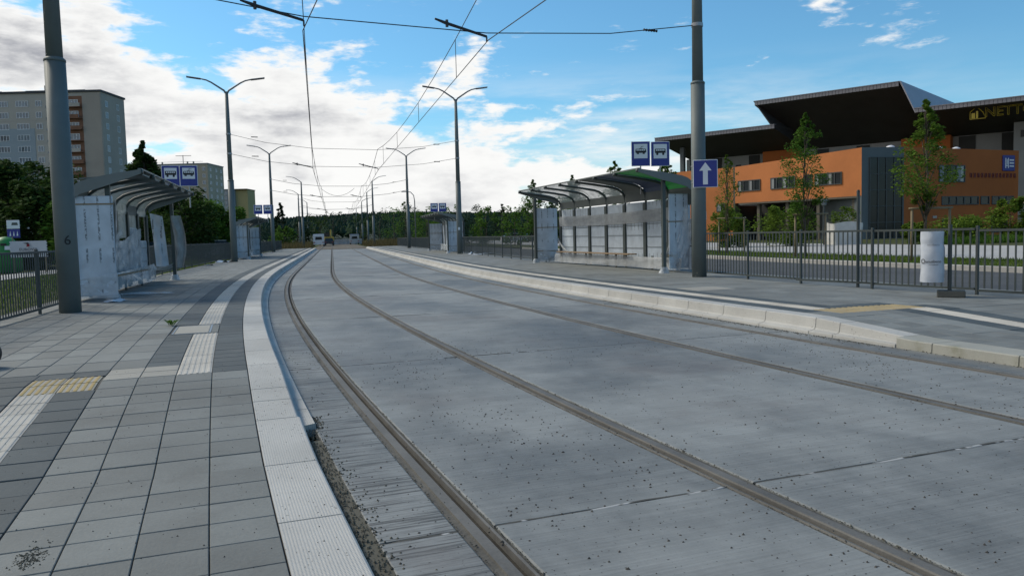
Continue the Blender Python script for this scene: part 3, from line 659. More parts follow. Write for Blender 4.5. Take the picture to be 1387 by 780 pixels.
# ================================================================== shelters
def crumple(b, fn, nu, nv, amp, seed, m=0):
    r = np.random.default_rng(seed); ph = r.uniform(0, 6.28, 8)
    def g(u, v):
        p, n = fn(u, v); d = amp*(math.sin(9*u+ph[0]+5*v)+.7*math.sin(17*v+ph[1]-6*u)+.5*math.sin(31*u+11*v+ph[2])+.4*math.sin(23*v-19*u+ph[3]))
        return Vector(p)+Vector(n)*d
    return b.grid(g, nu, nv, m)
def shelter(label, O, T, sg, nraf, gap, zt, dep, pd, far_y, style):
    """O front corner of the roof nearest the camera, T the far one; sg=+1: back of the shelter lies to the right of the line"""
    d = (T-O); rz = math.atan2(d.y, d.x)-math.pi/2
    o = thing('tram_shelter', label, 'shelter', (O.x, O.y, .2), rz)
    X = lambda x: sg*x
    zc = zt
    prof = [(0, zt), (dep*.4, zt-.085), (dep-.42, zt-.175), (dep-.24, zt-.235), (dep-.10, zt-.335), (dep-.02, zt-.47), (dep, zt-.62)]
    for i in range(nraf):
        y = i*gap
        b = MB(); b.tube([(X(x), y, z) for x, z in prof]+[(X(dep), y, 1.0), (X(dep), y, 0)], .038, 8)
        b.tube([(X(-.03), y, zt+.012), (X(.05), y, zt+.006)], .052, 8)
        b.build('rafter', M_frame, o, True)
    for i in range(nraf-1):
        y0, y1 = i*gap+.03, (i+1)*gap-.03
        mt = M_poly
        if style == 'R': mt = M_green if i == 0 else M_bluef if i == 1 else M_under if i == 2 else M_poly
        b = MB()
        n = len(prof); pr = [(x+.0, z+.045) for x, z in prof[:-1]]
        b.add([(X(x), yy, z+h) for h in (0, .012) for yy in (y0, y1) for x, z in pr],
              [(q, q+1, len(pr)+q+1, len(pr)+q) for q in range(len(pr)-1)]+[(2*len(pr)+q, 3*len(pr)+q, 3*len(pr)+q+1, 2*len(pr)+q+1) for q in range(len(pr)-1)])
        if style == 'L': mt = M_under if i == 0 else M_poly
        b.build('roof_panel', mt, o)
        if style != 'R':
            b = MB(); b.box((X(dep*.42), (y0+y1)/2-.22, zt-.075), (dep*.85, .50 if i else .8, .03), mat=Matrix.Rotation(sg*.07, 3, 'Y')); b.build('roof_louvre', M_under, o)
        b = MB(); b.box((X(dep-.02), (y0+y1)/2, zt-.52), (.02, y1-y0, .26), mat=Matrix.Rotation(-sg*.02, 3, 'Y')); b.build('roof_valance', M_under if i % 2 == 0 or style == 'R' else M_poly, o)
    b = MB()                                              # end cheeks of the roof: a deep flat fascia
    for y in (-.05, (nraf-1)*gap+.05):
        b = MB(); pr = [(x, z+.055) for x, z in prof[:5]]; lo = [(x, z-.03-.16*min(1, x/dep*1.8)) for x, z in prof[:5]]
        b.prism([(X(x), z) for x, z in pr]+[(X(x), z) for x, z in lo[::-1]], .03, 0, lambda x, z, h: (x, y-.015+h, z)); b.build('roof_end', M_roofp, o)
    b = MB(); b.box((X(.02), (nraf-1)*gap/2, zt+.062), (.07, (nraf-1)*gap+.12, .03)); b.build('roof_gutter', M_roofp, o)
    yp = (.12, far_y)
    for y in yp:
        b = MB(); b.box((X(pd), y, (zt-.12)/2), (.09, .09, zt-.12)); p_ = b.build('post', M_frame, o)
        b = MB(); crumple(b, lambda u, v: ((X(pd)+.11*math.cos(6.283*u)*(1.3-.5*v), y+.11*math.sin(6.283*u)*(1.3-.5*v), .16*v), (math.cos(6.283*u), math.sin(6.283*u), 0)), 14, 4, .008, int(y*10)); b.build('foot_wrap', M_film, p_, True)
    # end panels wrapped in printed film
    for k_, y in enumerate((.32 if style != 'L' else .02, far_y+.02)):
        x0, x1 = (pd+.26 if style == 'R' and k_ == 0 else pd+.05 if style != 'L' else pd-.10), dep+.04
        if style == 'L' and k_ == 1: continue
        b = MB(); b.bev((X((x0+x1)/2), y, 1.09), (x1-x0, .05, 1.98), .012); p_ = b.build('end_panel', M_wrap, o)
        b = MB(); crumple(b, lambda u, v: ((X(x0-.02+(x1-x0+.05)*u), y-.035, .06+.5*v*(1-.3*u)+.0), (0, -1, 0)), 14, 8, .010, 3+k_); b.build('loose_film', M_film, p_, True)
        if style == 'R' and k_ == 0:
            b = MB(); crumple(b, lambda u, v: ((X(x0+(x1-x0)*(.35+.7*u*(0.35+.65*(1-abs(v-.35)))) ), y-.05-.03*math.sin(3*v), .15+1.75*v*(.4+.6*u)), (0, -1, 0)), 16, 20, .016, 12); b.build('loose_film', M_film, p_, True)
        b = MB()
        for zz in ((.45, 1.35) if not (style == 'L' and k_ == 0) else (1.92,)):
            b = MB(); b.box((X((x0+x1)/2), y, zz), (x1-x0+.03, .07, .028)); b.build('tape_band', M_tape, p_)
    # back wall bays
    for i in range(nraf-1):
        y0, y1 = i*gap+.09, (i+1)*gap-.09
        fl = M_wrap
        if style == 'R':
            if i == 0:
                b = MB(); b.bev((X(dep), (y0+y1)/2, .36), (.045, y1-y0, .62), .01); b.build('back_panel', M_wrap, o)
                b = MB(); crumple(b, lambda u, v: ((X(dep-.02), y0+(y1-y0)*u, .70+.72*v), (1, 0, 0)), 16, 12, .025, 5); b.build('torn_film', M_film, o, True)
                continue
            lo, hi = .10, 1.98
        elif style == 'L':
            lo, hi = .10, 1.20 + (.35*(i % 3 == 1)) - .25*(i in (0,))
            if i < nraf-2:
                b = MB(); b.box((X(dep), (y0+y1)/2, 1.63), (.012, y1-y0, .7)); b.build('glass_pane', M_poly, o)
        else: lo, hi = .15, 1.95
        b = MB(); b.bev((X(dep), (y0+y1)/2, (lo+hi)/2), (.045, y1-y0, hi-lo), .01); bp_ = b.build('back_panel', M_wrap, o)
        if style == 'L':
            b = MB(); crumple(b, lambda u, v: ((X(dep-.034), y0+.01+(y1-y0-.02)*u, lo+.02+(hi-lo-.04)*v), (1, 0, 0)), 14, 22, .006, 50+i); b.build('wrinkled_film', M_film, bp_, True)
        if style != 'F':
            for zz in (.62, .98, 1.30):
                if zz < hi-.1: b = MB(); b.box((X(dep-.046), (y0+y1)/2, zz+.03*math.sin(i*2.1+zz*9)), (.006, y1-y0, .012)); b.build('tape_line', M_frame, bp_)
    for i in range(nraf):      # flat wrapped uprights in front of the columns
        b = MB(); b.box((X(dep-.055), i*gap, 1.0), (.02, .17, 1.9)); b.build('upright', M_frame, o)
    Lb = (nraf-1)*gap
    if style == 'R':
        b = MB(); crumple(b, lambda u, v: ((X(dep-.085), .2+(Lb-.2)*u, 1.42+.36*v-.05*math.sin(3.1*u)-.05*u), (1, 0, 0)), 60, 6, .007, 9); b.build('film_band', M_filmd, o, True)
        b = MB(); crumple(b, lambda u, v: ((X(dep-.40+.05*v), .1+(Lb-.3)*u, .05+.32*v), (1, 0, 0)), 60, 6, .010, 21); b.build('bench_skirt', M_filmd, o, True)
        for q in range(3):
            b = MB(); b.bev((X(dep-.24-.11*q), Lb*.62, .43), (.09, Lb*.62, .035), .006); b.build('bench_slat', M_wood, o)
    else:
        for q in range(3):
            b = MB(); b.bev((X(dep-.20-.11*q), Lb*.45, .43), (.09, Lb*.55, .035), .006); b.build('bench_slat', M_wood if style == 'L' else M_frame, o)
        b = MB(); crumple(b, lambda u, v: ((X(dep-.36-.10*math.sin(2.5*u)), Lb*.12+Lb*.72*u, .10+(.36+.10*u)*v), (1, 0, 0)), 36, 6, .02, 22); b.build('bench_skirt', M_film, o, True)
    for q in (0.2, .45, .7):
        b = MB(); b.box((X(dep-.25), Lb*(q), .20), (.05, .05, .40)); b.build('bench_leg', M_frame, o)
    if style == 'L':
        b = MB(); crumple(b, lambda u, v: ((X(dep-.15-.15*v), .35+Lb*.38*u, .95+.62*v*(.25+u*.75)-.1*math.sin(3.14*u)), (1, 0, 0)), 28, 10, .02, 30); b.build('torn_film', M_film, o, True)
        b = MB(); crumple(b, lambda u, v: ((X(dep-.12), Lb*.40+Lb*.42*u, .45+.62*v+(.48*u*v)), (1, 0, 0)), 28, 10, .015, 31); b.build('torn_film', M_film, o, True)
        b = MB(); crumple(b, lambda u, v: ((X(pd-.14+.07*u+.03*math.sin(5*v)), -.02+.16*u, .04+1.95*v), (0, -1, 0)), 4, 20, .012, 32); b.build('hanging_film', M_film, o, True)
        # a loosened wrapped sheet leaning at the far end and a rope of film at the far post
        b = MB(); crumple(b, lambda u, v: ((X(dep-.09-.35*u-.11*(1-v)), far_y-.02+.06*math.sin(3*v), .42+1.60*v-.10*u*v), (0, -1, 0)), 10, 18, .010, 33); b.build('loose_sheet', M_wrap, o, True)
        b = MB(); crumple(b, lambda u, v: ((X(pd-.17+(.20*u-.10)*(1+.6*math.sin(2.5*v))-.06*math.sin(4*v)), far_y-.10+.06*math.sin(6*u), .38+1.55*v), (0, -1, 0)), 8, 26, .02, 34); b.build('hanging_film', M_filmd, o, True)
        b = MB(); crumple(b, lambda u, v: ((X(pd+(dep-pd)*u), far_y-.03, .40+.12*v+.10*math.sin(3.1*u)*-1), (0, -1, 0)), 14, 4, .02, 35); b.build('hanging_film', M_filmd, o, True)
    if style == 'R':
        for a_, c_ in (((dep-.1, far_y-.4, .9), (dep-.42, Lb*.80, .42)), ((dep-.1, .9, 1.45), (dep-.16, 1.25, .45)), ((dep-.1, 1.3, 1.4), (pd+.1, .4, .5)), ((dep-.3, 1.3, .45), (pd+.05, .2, .62))):
            q0_, q1_ = Vector((X(a_[0]), a_[1], a_[2])), Vector((X(c_[0]), c_[1], c_[2])); b = MB()
            b.tube([q0_.lerp(q1_, i_/8)-Vector((0, 0, .12*4*(i_/8)*(1-i_/8))) for i_ in range(9)], [.03, .045, .025, .04, .05, .028, .04, .03, .035], 7); b.build('twisted_film', M_filmd, o, True)
        b = MB(); b.box((X(dep-.03), .70, 1.98), (.02, 1.2, .40)); b.build('dark_panel', M_frame, o); b = MB(); b.box((X(dep+.03), .75, 1.02), (.02, 1.1, .75)); b.build('opening_shade', M_frame, o)  # dark sheets stand in for shade under the roof and in the torn bay
        b = MB(); crumple(b, lambda u, v: ((X(dep-.55+.5*u), far_y-.5+.5*u*v, .02+.18*u+.12*v), (0, -1, .5)), 12, 8, .03, 41); b.build('fallen_film', M_filmd, o, True)
        b = MB(); crumple(b, lambda u, v: ((X(dep-.35+.55*u*v), .6+2.2*u, .06+.25*v*u), (0.5, -.5, .5)), 18, 6, .02, 42); b.build('torn_film', M_film, o, True)
    return o
shelter('right platform tram shelter nearest the camera with green and blue film under its roof', P(18.75, 8.02), P(28.5, 7.62), 1, 8, 1.385, 2.66, 1.66, .80, 10.25, 'R')
shelter('left platform tram shelter nearest the camera with torn white wrapping and a loose hanging sheet', P(17.5, -3.46), P(25.6, -3.38), -1, 7, 1.36, 2.54, 1.36, .66, 8.45, 'L')
shelter('distant tram shelter wrapped in white on the left platform behind the two armed lamp pole', P(51.2, -3.7), P(61, -3.7), -1, 7, 1.45, 2.54, 1.36, .60, 8.9, 'F')
shelter('distant tram shelter wrapped in white on the right platform beside the two armed lamp pole', P(51.3, 7.55), P(61, 7.5), 1, 8, 1.40, 2.60, 1.66, .60, 10.0, 'F')

# ------------------------------------------------------------------ stop signs
def pictogram(kind, fn):
    b = MB()
    if kind == 'tram':
        b.prism([(-.14, -.045), (.14, -.045), (.16, -.01), (.14, .06), (-.14, .06), (-.16, -.01)], .003, 0, fn)
        for x in (-.085, .085): b.prism([(x-.035, -.075), (x+.035, -.075), (x+.03, -.047), (x-.03, -.047)], .003, 0, fn)
        b.prism([(-.05, .062), (.06, .062), (.05, .072), (-.04, .072)], .003, 0, fn)
        b.prism([(-.01, .074), (.05, .112), (.043, .118), (-.02, .078)], .003, 0, fn); b.prism([(.0, .118), (.09, .118), (.09, .126), (.0, .126)], .003, 0, fn)
    else:
        b.prism([(-.155, -.045), (.155, -.045), (.155, .05), (.14, .065), (-.145, .065), (-.155, .05)], .003, 0, fn)
        for x in (-.09, .085): b.prism([(x+.034*math.cos(a), -.05+.034*math.sin(a)-.02) for a in np.linspace(0, 6.283, 10)[:-1]], .003, 0, fn)
    return b
def lights(kind, fn):
    b = MB()
    for i in range(5): b.prism([(-.125+.052*i, .012), (-.085+.052*i, .012), (-.085+.052*i, .046), (-.125+.052*i, .046)], .002, 0, fn)
    return b
def stop_sign(kind, loc, rz, zb, post_z0, label, wd=.56, ht=.72):
    o = thing('stop_sign', label, 'sign', loc, rz, 'tram and bus stop signs')
    b = MB(); b.tube([(0, .03, post_z0), (0, .03, zb+ht-.05)], .022, 8); b.build('pole', M_steel, o)
    zc = zb+ht/2
    b = MB(); b.bev((0, 0, zc), (wd, .02, ht), .008); b.build('border', M_wht, o)
    b = MB(); b.bev((0, -.0115, zc), (wd-.03, .006, ht-.03), .002); b.build('panel', M_blue, o)
    b = MB(); b.box((0, -.016, zc+.075), (wd-.16, .004, ht-.30)); wf = b.build('white_field', M_wht, o)
    sc_ = 1.02; fn = lambda x, y, z: (x*sc_, -.018-z, zc+.075+y*sc_*1.1)
    pictogram(kind, fn).build('%s_symbol' % kind, M_blk, o)
    b = MB(); fn2 = lambda x, y, z: (x*sc_, -.0212-z, zc+.075+y*sc_*1.1); lights(kind, fn2).build('symbol_windows', M_wht, wf)
    return o
vr = -.16
q0 = P(21.6, 9.42); stop_sign('tram', q0, vr, 3.22, 2.4, 'blue stop sign with a tram symbol above the right shelter with the green film')
q0 = P(21.6, 10.05); stop_sign('bus', q0, vr, 3.22, 2.4, 'blue stop sign with a bus symbol above the right shelter with the green film')
vl = .10
q0 = P(26.5, -4.12); stop_sign('bus', q0, vl, 3.06, .2, 'blue stop sign with a bus symbol behind the left shelter with torn wrapping', .52, .64)
q0 = P(26.5, -3.60); stop_sign('tram', q0, vl, 3.06, 2.4, 'blue stop sign with a tram symbol behind the left shelter with torn wrapping', .52, .64)
q0 = P(56, -4.02); stop_sign('bus', q0, vl, 3.10, 2.5, 'small blue stop sign with a bus symbol above the distant left shelter', .56, .62)
q0 = P(56, -3.40); stop_sign('tram', q0, vl, 3.10, 2.5, 'small blue stop sign with a tram symbol above the distant left shelter', .56, .62)
q0 = P(58, 8.15); stop_sign('tram', q0, -.05, 3.10, 2.5, 'small blue stop sign with a tram symbol above the distant right shelter', .56, .64)
q0 = P(58, 8.76); stop_sign('bus', q0, -.05, 3.10, 2.5, 'small blue stop sign with a bus symbol above the distant right shelter', .56, .64)
# one way sign strapped to the right pole
q0 = P(16.7, 8.64, .2); vd = math.atan2(q0.y, q0.x)-math.pi/2
o = thing('one_way_sign', 'square blue sign with a white upward arrow strapped to the thick right pole', 'sign', q0, vd+.10)
b = MB(); b.bev((.135, -.20, 2.41), (.56, .02, .64), .008); b.build('border', M_wht, o)
b = MB(); b.bev((.135, -.2115, 2.41), (.53, .006, .61), .002); b.build('panel', M_blue, o)
b = MB(); b.prism([(-.055, -.25), (.055, -.25), (.055, .07), (.14, .07), (0, .26), (-.14, .07), (-.055, .07)], .004, 0, lambda x, y, z: (.135+x, -.2147-z, 2.41+y)); b.build('arrow', M_wht, o)
for zz in (2.22, 2.6): b = MB(); b.tube([(0, 0, zz-.015), (0, 0, zz+.015)], .176, 20); b.box((.0, -.183, zz), (.08, .02, .03)); b.build('strap', M_steel, o)

# ------------------------------------------------------------------ wrapped bin
q0 = P(9.42, 8.55, .2); va = math.atan2(q0.y, q0.x)-math.pi/2
o = thing('litter_bin', 'litter bin still wrapped in white printed film, on a post by the right railing', 'bin', q0, va)
b = MB(); b.tube([(.14, 0, .10), (.14, 0, 1.1)], .028, 10); b.build('post', M_fence, o)
b = MB(); b.bev((.16, 0, .05), (.38, .30, .10), .012); b.build('base_block', M_block, o)
def can(u, v):
    a = 6.283*u; r = .158*(1+.05*math.sin(5*a+3*v)*(.3+.7*abs(v-.5))); z = .23+.77*v; r *= (1.03 if v < .72 else 1.0)
    if v > .70 and v < .78: r *= .975
    n = (math.cos(a), math.sin(a), 0); return ((-.10+r*n[0], -.02+r*n[1], z), n)
b = MB(); crumple(b, can, 40, 22, .0035, 77); b.add([(-.10, -.02, 1.0)]+[tuple(Vector(can(i/40, 1)[0])) for i in range(40)], [(0, 1+i, 1+(i+1) % 40) for i in range(40)])
b.add([(-.10, -.02, .23)]+[tuple(Vector(can(i/40, 0)[0])) for i in range(40)], [(0, 1+(i+1) % 40, 1+i) for i in range(40)])
M_binw = surf('bin_wrap', (0.50, 0.54, 0.60), rough=.4, stain=.08, stain_scale=3, grain=.03, bump=.3, bump_scale=12)
bn = b.build('bin_body', M_binw, o, True)
for body, sz, zz, x in (('unutbeno', .058, .545, .022), ('www.unutbeno.pl', .018, .50, .02), ('unutbeno', .045, .80, .02)):
    me = text_mesh(body, sz, .001); me.materials.append(M_blk if sz != .045 else M_steel)
    for v in me.vertices:      # bend round the bin
        a = -math.pi/2+(v.co.x+x)/.164; rr = .169+v.co.z; v.co = (-.10+rr*math.cos(a), -.02+rr*math.sin(a), zz+v.co.y)
    link('lettering', me, bn)
b = MB()
for i in range(20):
    a0 = i/20*6.283; f0 = lambda a, r: (-.10+.171*math.cos(-math.pi/2+(-.13+r*math.cos(a))/.164), -.02+.171*math.sin(-math.pi/2+(-.13+r*math.cos(a))/.164), .55+r*math.sin(a))
    a1 = (i+1)/20*6.283; b.add([f0(a0, .026), f0(a0, .036), f0(a1, .036), f0(a1, .026)], [(0, 1, 2, 3)])
b.build('ring_logo', M_blk, bn)
b = MB(); b.add([(-.10-.13, -.02-.160, 1.0), (-.10-.09, -.02-.190, 1.02), (-.10-.10, -.02-.186, 1.06), (-.10-.14, -.02-.155, 1.05)], [(0, 1, 2, 3)]); 
# film scraps lying about
def scrap(loc, w_, l_, h_, seed, label, mat=None, rz=0):
    b = MB(); r = np.random.default_rng(seed); ph = r.uniform(0, 6, 4)
    b.grid(lambda u, v: ((u-.5)*w_+.1*w_*math.sin(7*v+ph[0]), (v-.5)*l_+.1*l_*math.sin(6*u+ph[1]), .006+h_*abs(math.sin(5*u+ph[2])*math.sin(4*v+ph[3]))*(1-abs(2*u-1)**2)), 14, 10)
    o = b.build('film_scrap', mat or M_film, None, True, loc, rz); return tag(o, label, 'plastic film')
scrap(P(46.6, 8.95, .2), .5, .9, .22, 1, 'crumpled white film lying right of the distant right lamp pole', M_wrap)
scrap(P(45.2, 9.3, .2), 1.3, .8, .10, 2, 'flat strip of white film along the right railing past the distant lamp pole', M_wrap, .2)
scrap(P(17.2, -4.05, .2), .35, .5, .05, 3, 'small scrap of film at the foot of the left shelter post', M_wrap)
scrap(P(19.3, -3.85, .2), 1.2, .5, .03, 4, 'flat grey film on the paving under the left shelter bench')
scrap(P(45.5, -5.0, .2), 1.0, .5, .12, 5, 'white film lying by the foot of the left two armed lamp pole', M_wrap, 1.0)
scrap(P(40, -5.1, .2), 1.2, .4, .06, 6, 'dark flat bundle at the foot of the left railing between the shelters', M_frame, 1.3)

# ------------------------------------------------------------------ things behind the left railing
c0 = A(-24.4, 40, 0)
o = thing('banner', 'white company banner with red and black emblem behind the left railing', 'banner', c0, -YAW+.25)
def ban(u, v): return (-.84+1.68*u+(.03*math.sin(38*v) if u in (0, 1) else 0), .04*math.sin(5*u), .78+.82*v)
M_ban = surf('banner_cloth', (.50, .50, .52), stain=.06, grain=.02, bump=0)
b = MB(); b.grid(ban, 16, 24); b.grid(lambda u, v: (ban(1-u, v)[0], ban(1-u, v)[1]+.012, ban(1-u, v)[2]), 16, 24); b.build('cloth', M_ban, o)
for x in (-.72, .74):
    b = MB(); b.tube([(x, .06, 0), (x, .06, 1.85 if x < 0 else 1.62)], .025, 6); b.build('stake', M_stake, o)
text_part('EUROVIA', .20, M_blk, o, face_M((.0, -.06, 1.17), (1, 0, 0), (0, -1, 0)), .002)
text_part('GRUPA VINCI', .07, M_frame, o, face_M((.25, -.06, 1.04), (1, 0, 0), (0, -1, 0)), .002)
text_part('BUDOWA TRASY TRAMWAJOWEJ', .075, M_frame, o, face_M((.0, -.06, .92), (1, 0, 0), (0, -1, 0)), .002)
b = MB(); b.prism([(-.24, .10), (.02, .12), (.02, -.02), (-.08, .05)], .004, 0, lambda x, y, z: (x, -.055-z, 1.40+y)); b.build('emblem', M_blk, o)
M_red = surf('emblem_red', (.22, .012, .02), stain=.03, grain=0, bump=0)
b = MB(); b.prism([(-.08, -.07), (.06, -.06), (.06, .09), (-.06, .05)], .004, 0, lambda x, y, z: (x, -.060-z, 1.38+y)); b.build('emblem', M_red, o)
c0 = A(-25.95, 40.6, 0)
o = thing('recycling_bin', 'green recycling container with a white label at the far left edge', 'container', c0, -YAW+.2)
M_gbin = surf('green_plastic', (.02, .20, .045), rough=.5, stain=.15, grain=.05, bump=0)
pr = [(.62, 0), (.72, .05), (.72, .95), (.66, 1.25), (.5, 1.6), (.3, 1.8), (.0, 1.86)]; b = MB()
vs = [(r*math.cos(a)*1.0, r*math.sin(a)*.9, z) for r, z in pr for a in np.linspace(0, 6.283, 25)[:-1]]
b.add(vs, [(i*24+j, i*24+(j+1) % 24, (i+1)*24+(j+1) % 24, (i+1)*24+j) for i in range(len(pr)-1) for j in range(24)]); b.build('body', M_gbin, o, True)
b = MB(); b.grid(lambda u, v: ((.22+.36*u), -.73*math.sqrt(max(.05, 1-((.22+.36*u)/.74)**2))+.02*v-.005, 1.18+.32*v*.6), 6, 2); b.build('label', M_wht, o)
b = MB(); b.box((.15, -.62, 1.45), (.25, .08, .12)); b.build('slot', M_blk, o)
c0 = A(-26.35, 41.8, 0)
o = thing('notice_board', 'white and blue notice panel on a post above the green recycling container', 'sign', c0, -YAW+.2)
b = MB(); b.tube([(0, .05, 0), (0, .05, 2.7)], .03, 8); b.build('post', M_steel, o)
b = MB(); b.bev((.1, 0, 2.50), (.62, .03, .45), .008); b.build('panel', M_wht, o)
b = MB(); b.bev((.1, 0, 2.02), (.62, .03, .46), .008); b.build('panel', M_blue, o)
b = MB(); b.prism([(.02, 0), (.34, 0), (.30, .14), (.06, .14)], .004, 0, lambda x, y, z: (x, -.017-z, 2.46+y)); b.build('emblem', M_frame, o)
for i in range(3):
    b = MB(); b.prism([(-.1+.17*i, 0), (-.02+.17*i, 0), (-.05+.17*i, .26)], .004, 0, lambda x, y, z: (x, -.017-z, 1.90+y)); b.build('emblem', M_wht, o)
# black bag resting at the left edge of the picture
c0 = P(7.75, -3.75, .2)
b = MB(); b.grid(lambda u, v: (.20*math.cos(6.283*u)*math.sin(math.pi*v)**.7*(1+.06*math.sin(9*u*6.283)), .16*math.sin(6.283*u)*math.sin(math.pi*v)**.7, .14-.14*math.cos(math.pi*v)+.01*math.sin(12*u)), 24, 14)
M_bag = surf('black_fabric', (.014, .014, .013), rough=.7, stain=.2, grain=.2, bump=.3)
bag_loc = A(-4.975, 7.25, .19)
o = b.build('bag', M_bag, None, True, bag_loc); tag(o, 'rounded black bag cut off by the left edge of the picture', 'bag')

# ------------------------------------------------------------------ weeds and grit
def weed(loc, n, h, label, mat):
    b = MB(); r = random.Random(int(loc[0]*100)+n)
    for i in range(n):
        a = r.uniform(0, 6.28); l = h*r.uniform(.5, 1.2); dx, dy = math.cos(a), math.sin(a); ww = l*.09
        p0 = Vector((r.uniform(-.03, .03), r.uniform(-.03, .03), 0)); p1 = p0+Vector((dx*l*.5, dy*l*.5, l*.55)); p2 = p0+Vector((dx*l, dy*l, l*.45)); q = Vector((-dy, dx, 0))*ww
        b.add([p0, p1-q, p2, p1+q], [(0, 1, 2, 3)])
    return tag(b.build('weed', mat, None, False, loc), label, 'plant')
weed(P(11.75, -2.47, .2), 26, .13, 'small green weed growing in a paving joint beside the access cover', M_leafm)
gr = MB(); cr = MB()
def stone(b, p, r_):
    a = random.uniform(0, 6.28); v = []
    for i in range(4): an = a+i*1.57; v.append((p[0]+r_*math.cos(an)*random.uniform(.6, 1.3), p[1]+r_*math.sin(an)*random.uniform(.6, 1.3), p[2]-.001))
    v.append((p[0], p[1], p[2]+r_*random.uniform(.5, 1.0))); b.add(v, [(0, 1, 4), (1, 2, 4), (2, 3, 4), (3, 0, 4)])
cen = [(random.uniform(1.5, 9), random.uniform(-1.1, 4.8), random.uniform(.15, .8)) for _ in range(70)]
for c in cen:
    for _ in range(int(60*c[2])):
        s, t = random.gauss(c[0], c[2]), random.gauss(c[1], c[2]*.6)
        if -1.15 < t < 5.0 and s > 1: stone(gr, P(s, t, 0.0), random.uniform(.003, .0095))
for _ in range(1500):
    s, t = random.uniform(1.2, 14), random.uniform(-1.15, 5.0); stone(gr, P(s, t, 0.0), random.uniform(.002, .006))
for _ in range(650):
    s, t = random.uniform(2, 8), random.uniform(-1.55, -1.27) if random.random() < .25 else random.uniform(-3.5, -1.6); stone(gr, P(s, t, zL(s)+.001), random.uniform(.002, .005))
gr.build('grit', M_grit, None, kind='stuff')
for _ in range(1500):
    s = random.uniform(1.5, 6.2); t = -1.25+abs(random.gauss(0, .07)) if s < 5.8 else -1.15+abs(random.gauss(0, .03)); stone(cr, P(s, t, .001), random.uniform(.003, .009))
for r, lo in ((-g_, .09), (g_, .09)):
    for _ in range(1100):
        s = 1.2+10*random.random()**1.6; sd_ = random.choice((-1, 1)); stone(cr, P(s, r+sd_*(.075+abs(random.gauss(0, .012))), -.002), random.uniform(.002, .006))
for _ in range(1200):
    s = random.uniform(3, 14); t = 5.0 if s > 6.8 else 5.09; stone(cr, P(s, t-abs(random.gauss(0, .05)), .001), random.uniform(.004, .012))
for _ in range(420):
    a, q = random.uniform(0, 6.28), random.random()**.6; stone(cr, P(3.92+.10*q*math.sin(a)+.03*math.sin(5*a), -2.53+.06*q*math.cos(a), zL(3.9)+.001), random.uniform(.002, .0045))
for _ in range(50): stone(cr, P(3.92+random.gauss(0, .12), -2.53+random.gauss(0, .03), zL(3.9)+.001), random.uniform(.003, .007))
cr.build('sand_crumbs', M_crumb, None, kind='stuff')
ribbon(list(np.arange(-6, 6.0, .5)), [-1.30, -1.16], lambda s, t: -.004).build('dirt_strip', M_crumb, kind='structure')
ribbon(list(np.arange(-6, 6.8, .5)), [5.04, 5.14], lambda s, t: -.004).build('dirt_strip', M_crumb, kind='structure')
# ================================================================== plants
def leaves(b, pts, size, rnd, flat=.5):
    for p in pts:
        s = size*rnd.uniform(.6, 1.3); a = rnd.uniform(0, 6.28); el = rnd.uniform(-1.0, 1.0)
        u = Vector((math.cos(a), math.sin(a), math.sin(el)*.7)).normalized(); q = u.cross(Vector((rnd.uniform(-1, 1), rnd.uniform(-1, 1), 1))).normalized()
        p = Vector(p); b.add([p-u*s*.5, p+q*s*.28, p+u*s*.5+Vector((0, 0, -.1*s)), p-q*s*.28], [(0, 1, 2, 3)])
def tree(name, label, loc, h, cw, h0, n, leaf, mat, seed, shape='round', group=None, cat='tree', trunk_r=None, clumps=26, stems=True):
    rnd = random.Random(seed); o = thing(name, label, cat, loc, rnd.uniform(0, 6.28), group)
    tr = trunk_r or max(.03, h*.014); b = MB(); top = Vector((rnd.uniform(-.1, .1)*cw*.2, rnd.uniform(-.1, .1)*cw*.2, h*.93))
    mid = Vector((rnd.uniform(-.05, .05)*cw, rnd.uniform(-.05, .05)*cw, h*.5))
    if stems: b.tube([(0, 0, -.05), (0, 0, h*.12), mid, top], [tr*1.25, tr, tr*.65, tr*.12], 7)
    cs = []
    for i in range(clumps):
        f = (i+rnd.random())/clumps; z = h0+(h-h0)*f
        if shape == 'round': pr = math.sqrt(max(.02, 1-(2*f-.95)**2))
        elif shape == 'cone': pr = (1-f)*.95+.06
        elif shape == 'column': pr = (math.sin(math.pi*min(1, f*.93+.10))**.7)
        elif shape == 'kite': pr = (f/.28)**.8 if f < .28 else (1-(f-.28)/.72)**.85+.04
        elif shape == 'spread': pr = .55+.45*math.sin(math.pi*f)
        a = rnd.uniform(0, 6.28); r = cw*.5*pr*math.sqrt(rnd.uniform(.12, 1)); cs.append((Vector((r*math.cos(a), r*math.sin(a), z)), cw*.5*max(.18, pr)*rnd.uniform(.28, .52)))
        if stems and i % 2 == 0:
            base = Vector((0, 0, max(h*.08, z-r*.9-.1*h))); c = cs[-1][0]; b.tube([base, base.lerp(c, .55)+Vector((0, 0, .03*h)), c], [tr*.42, tr*.25, tr*.06], 5)
    if stems: b.build('trunk', M_bark, o, True)
    lb = MB(); pts = []
    for i in range(n):
        c, r = cs[int(rnd.random()*len(cs))]; v = Vector((rnd.gauss(0, 1), rnd.gauss(0, 1), rnd.gauss(0, .8))); v = v.normalized()*r*(rnd.random()**.4); pts.append(c+v)
    leaves(lb, pts, leaf, rnd); lb.build('crown', mat, o)
    return o
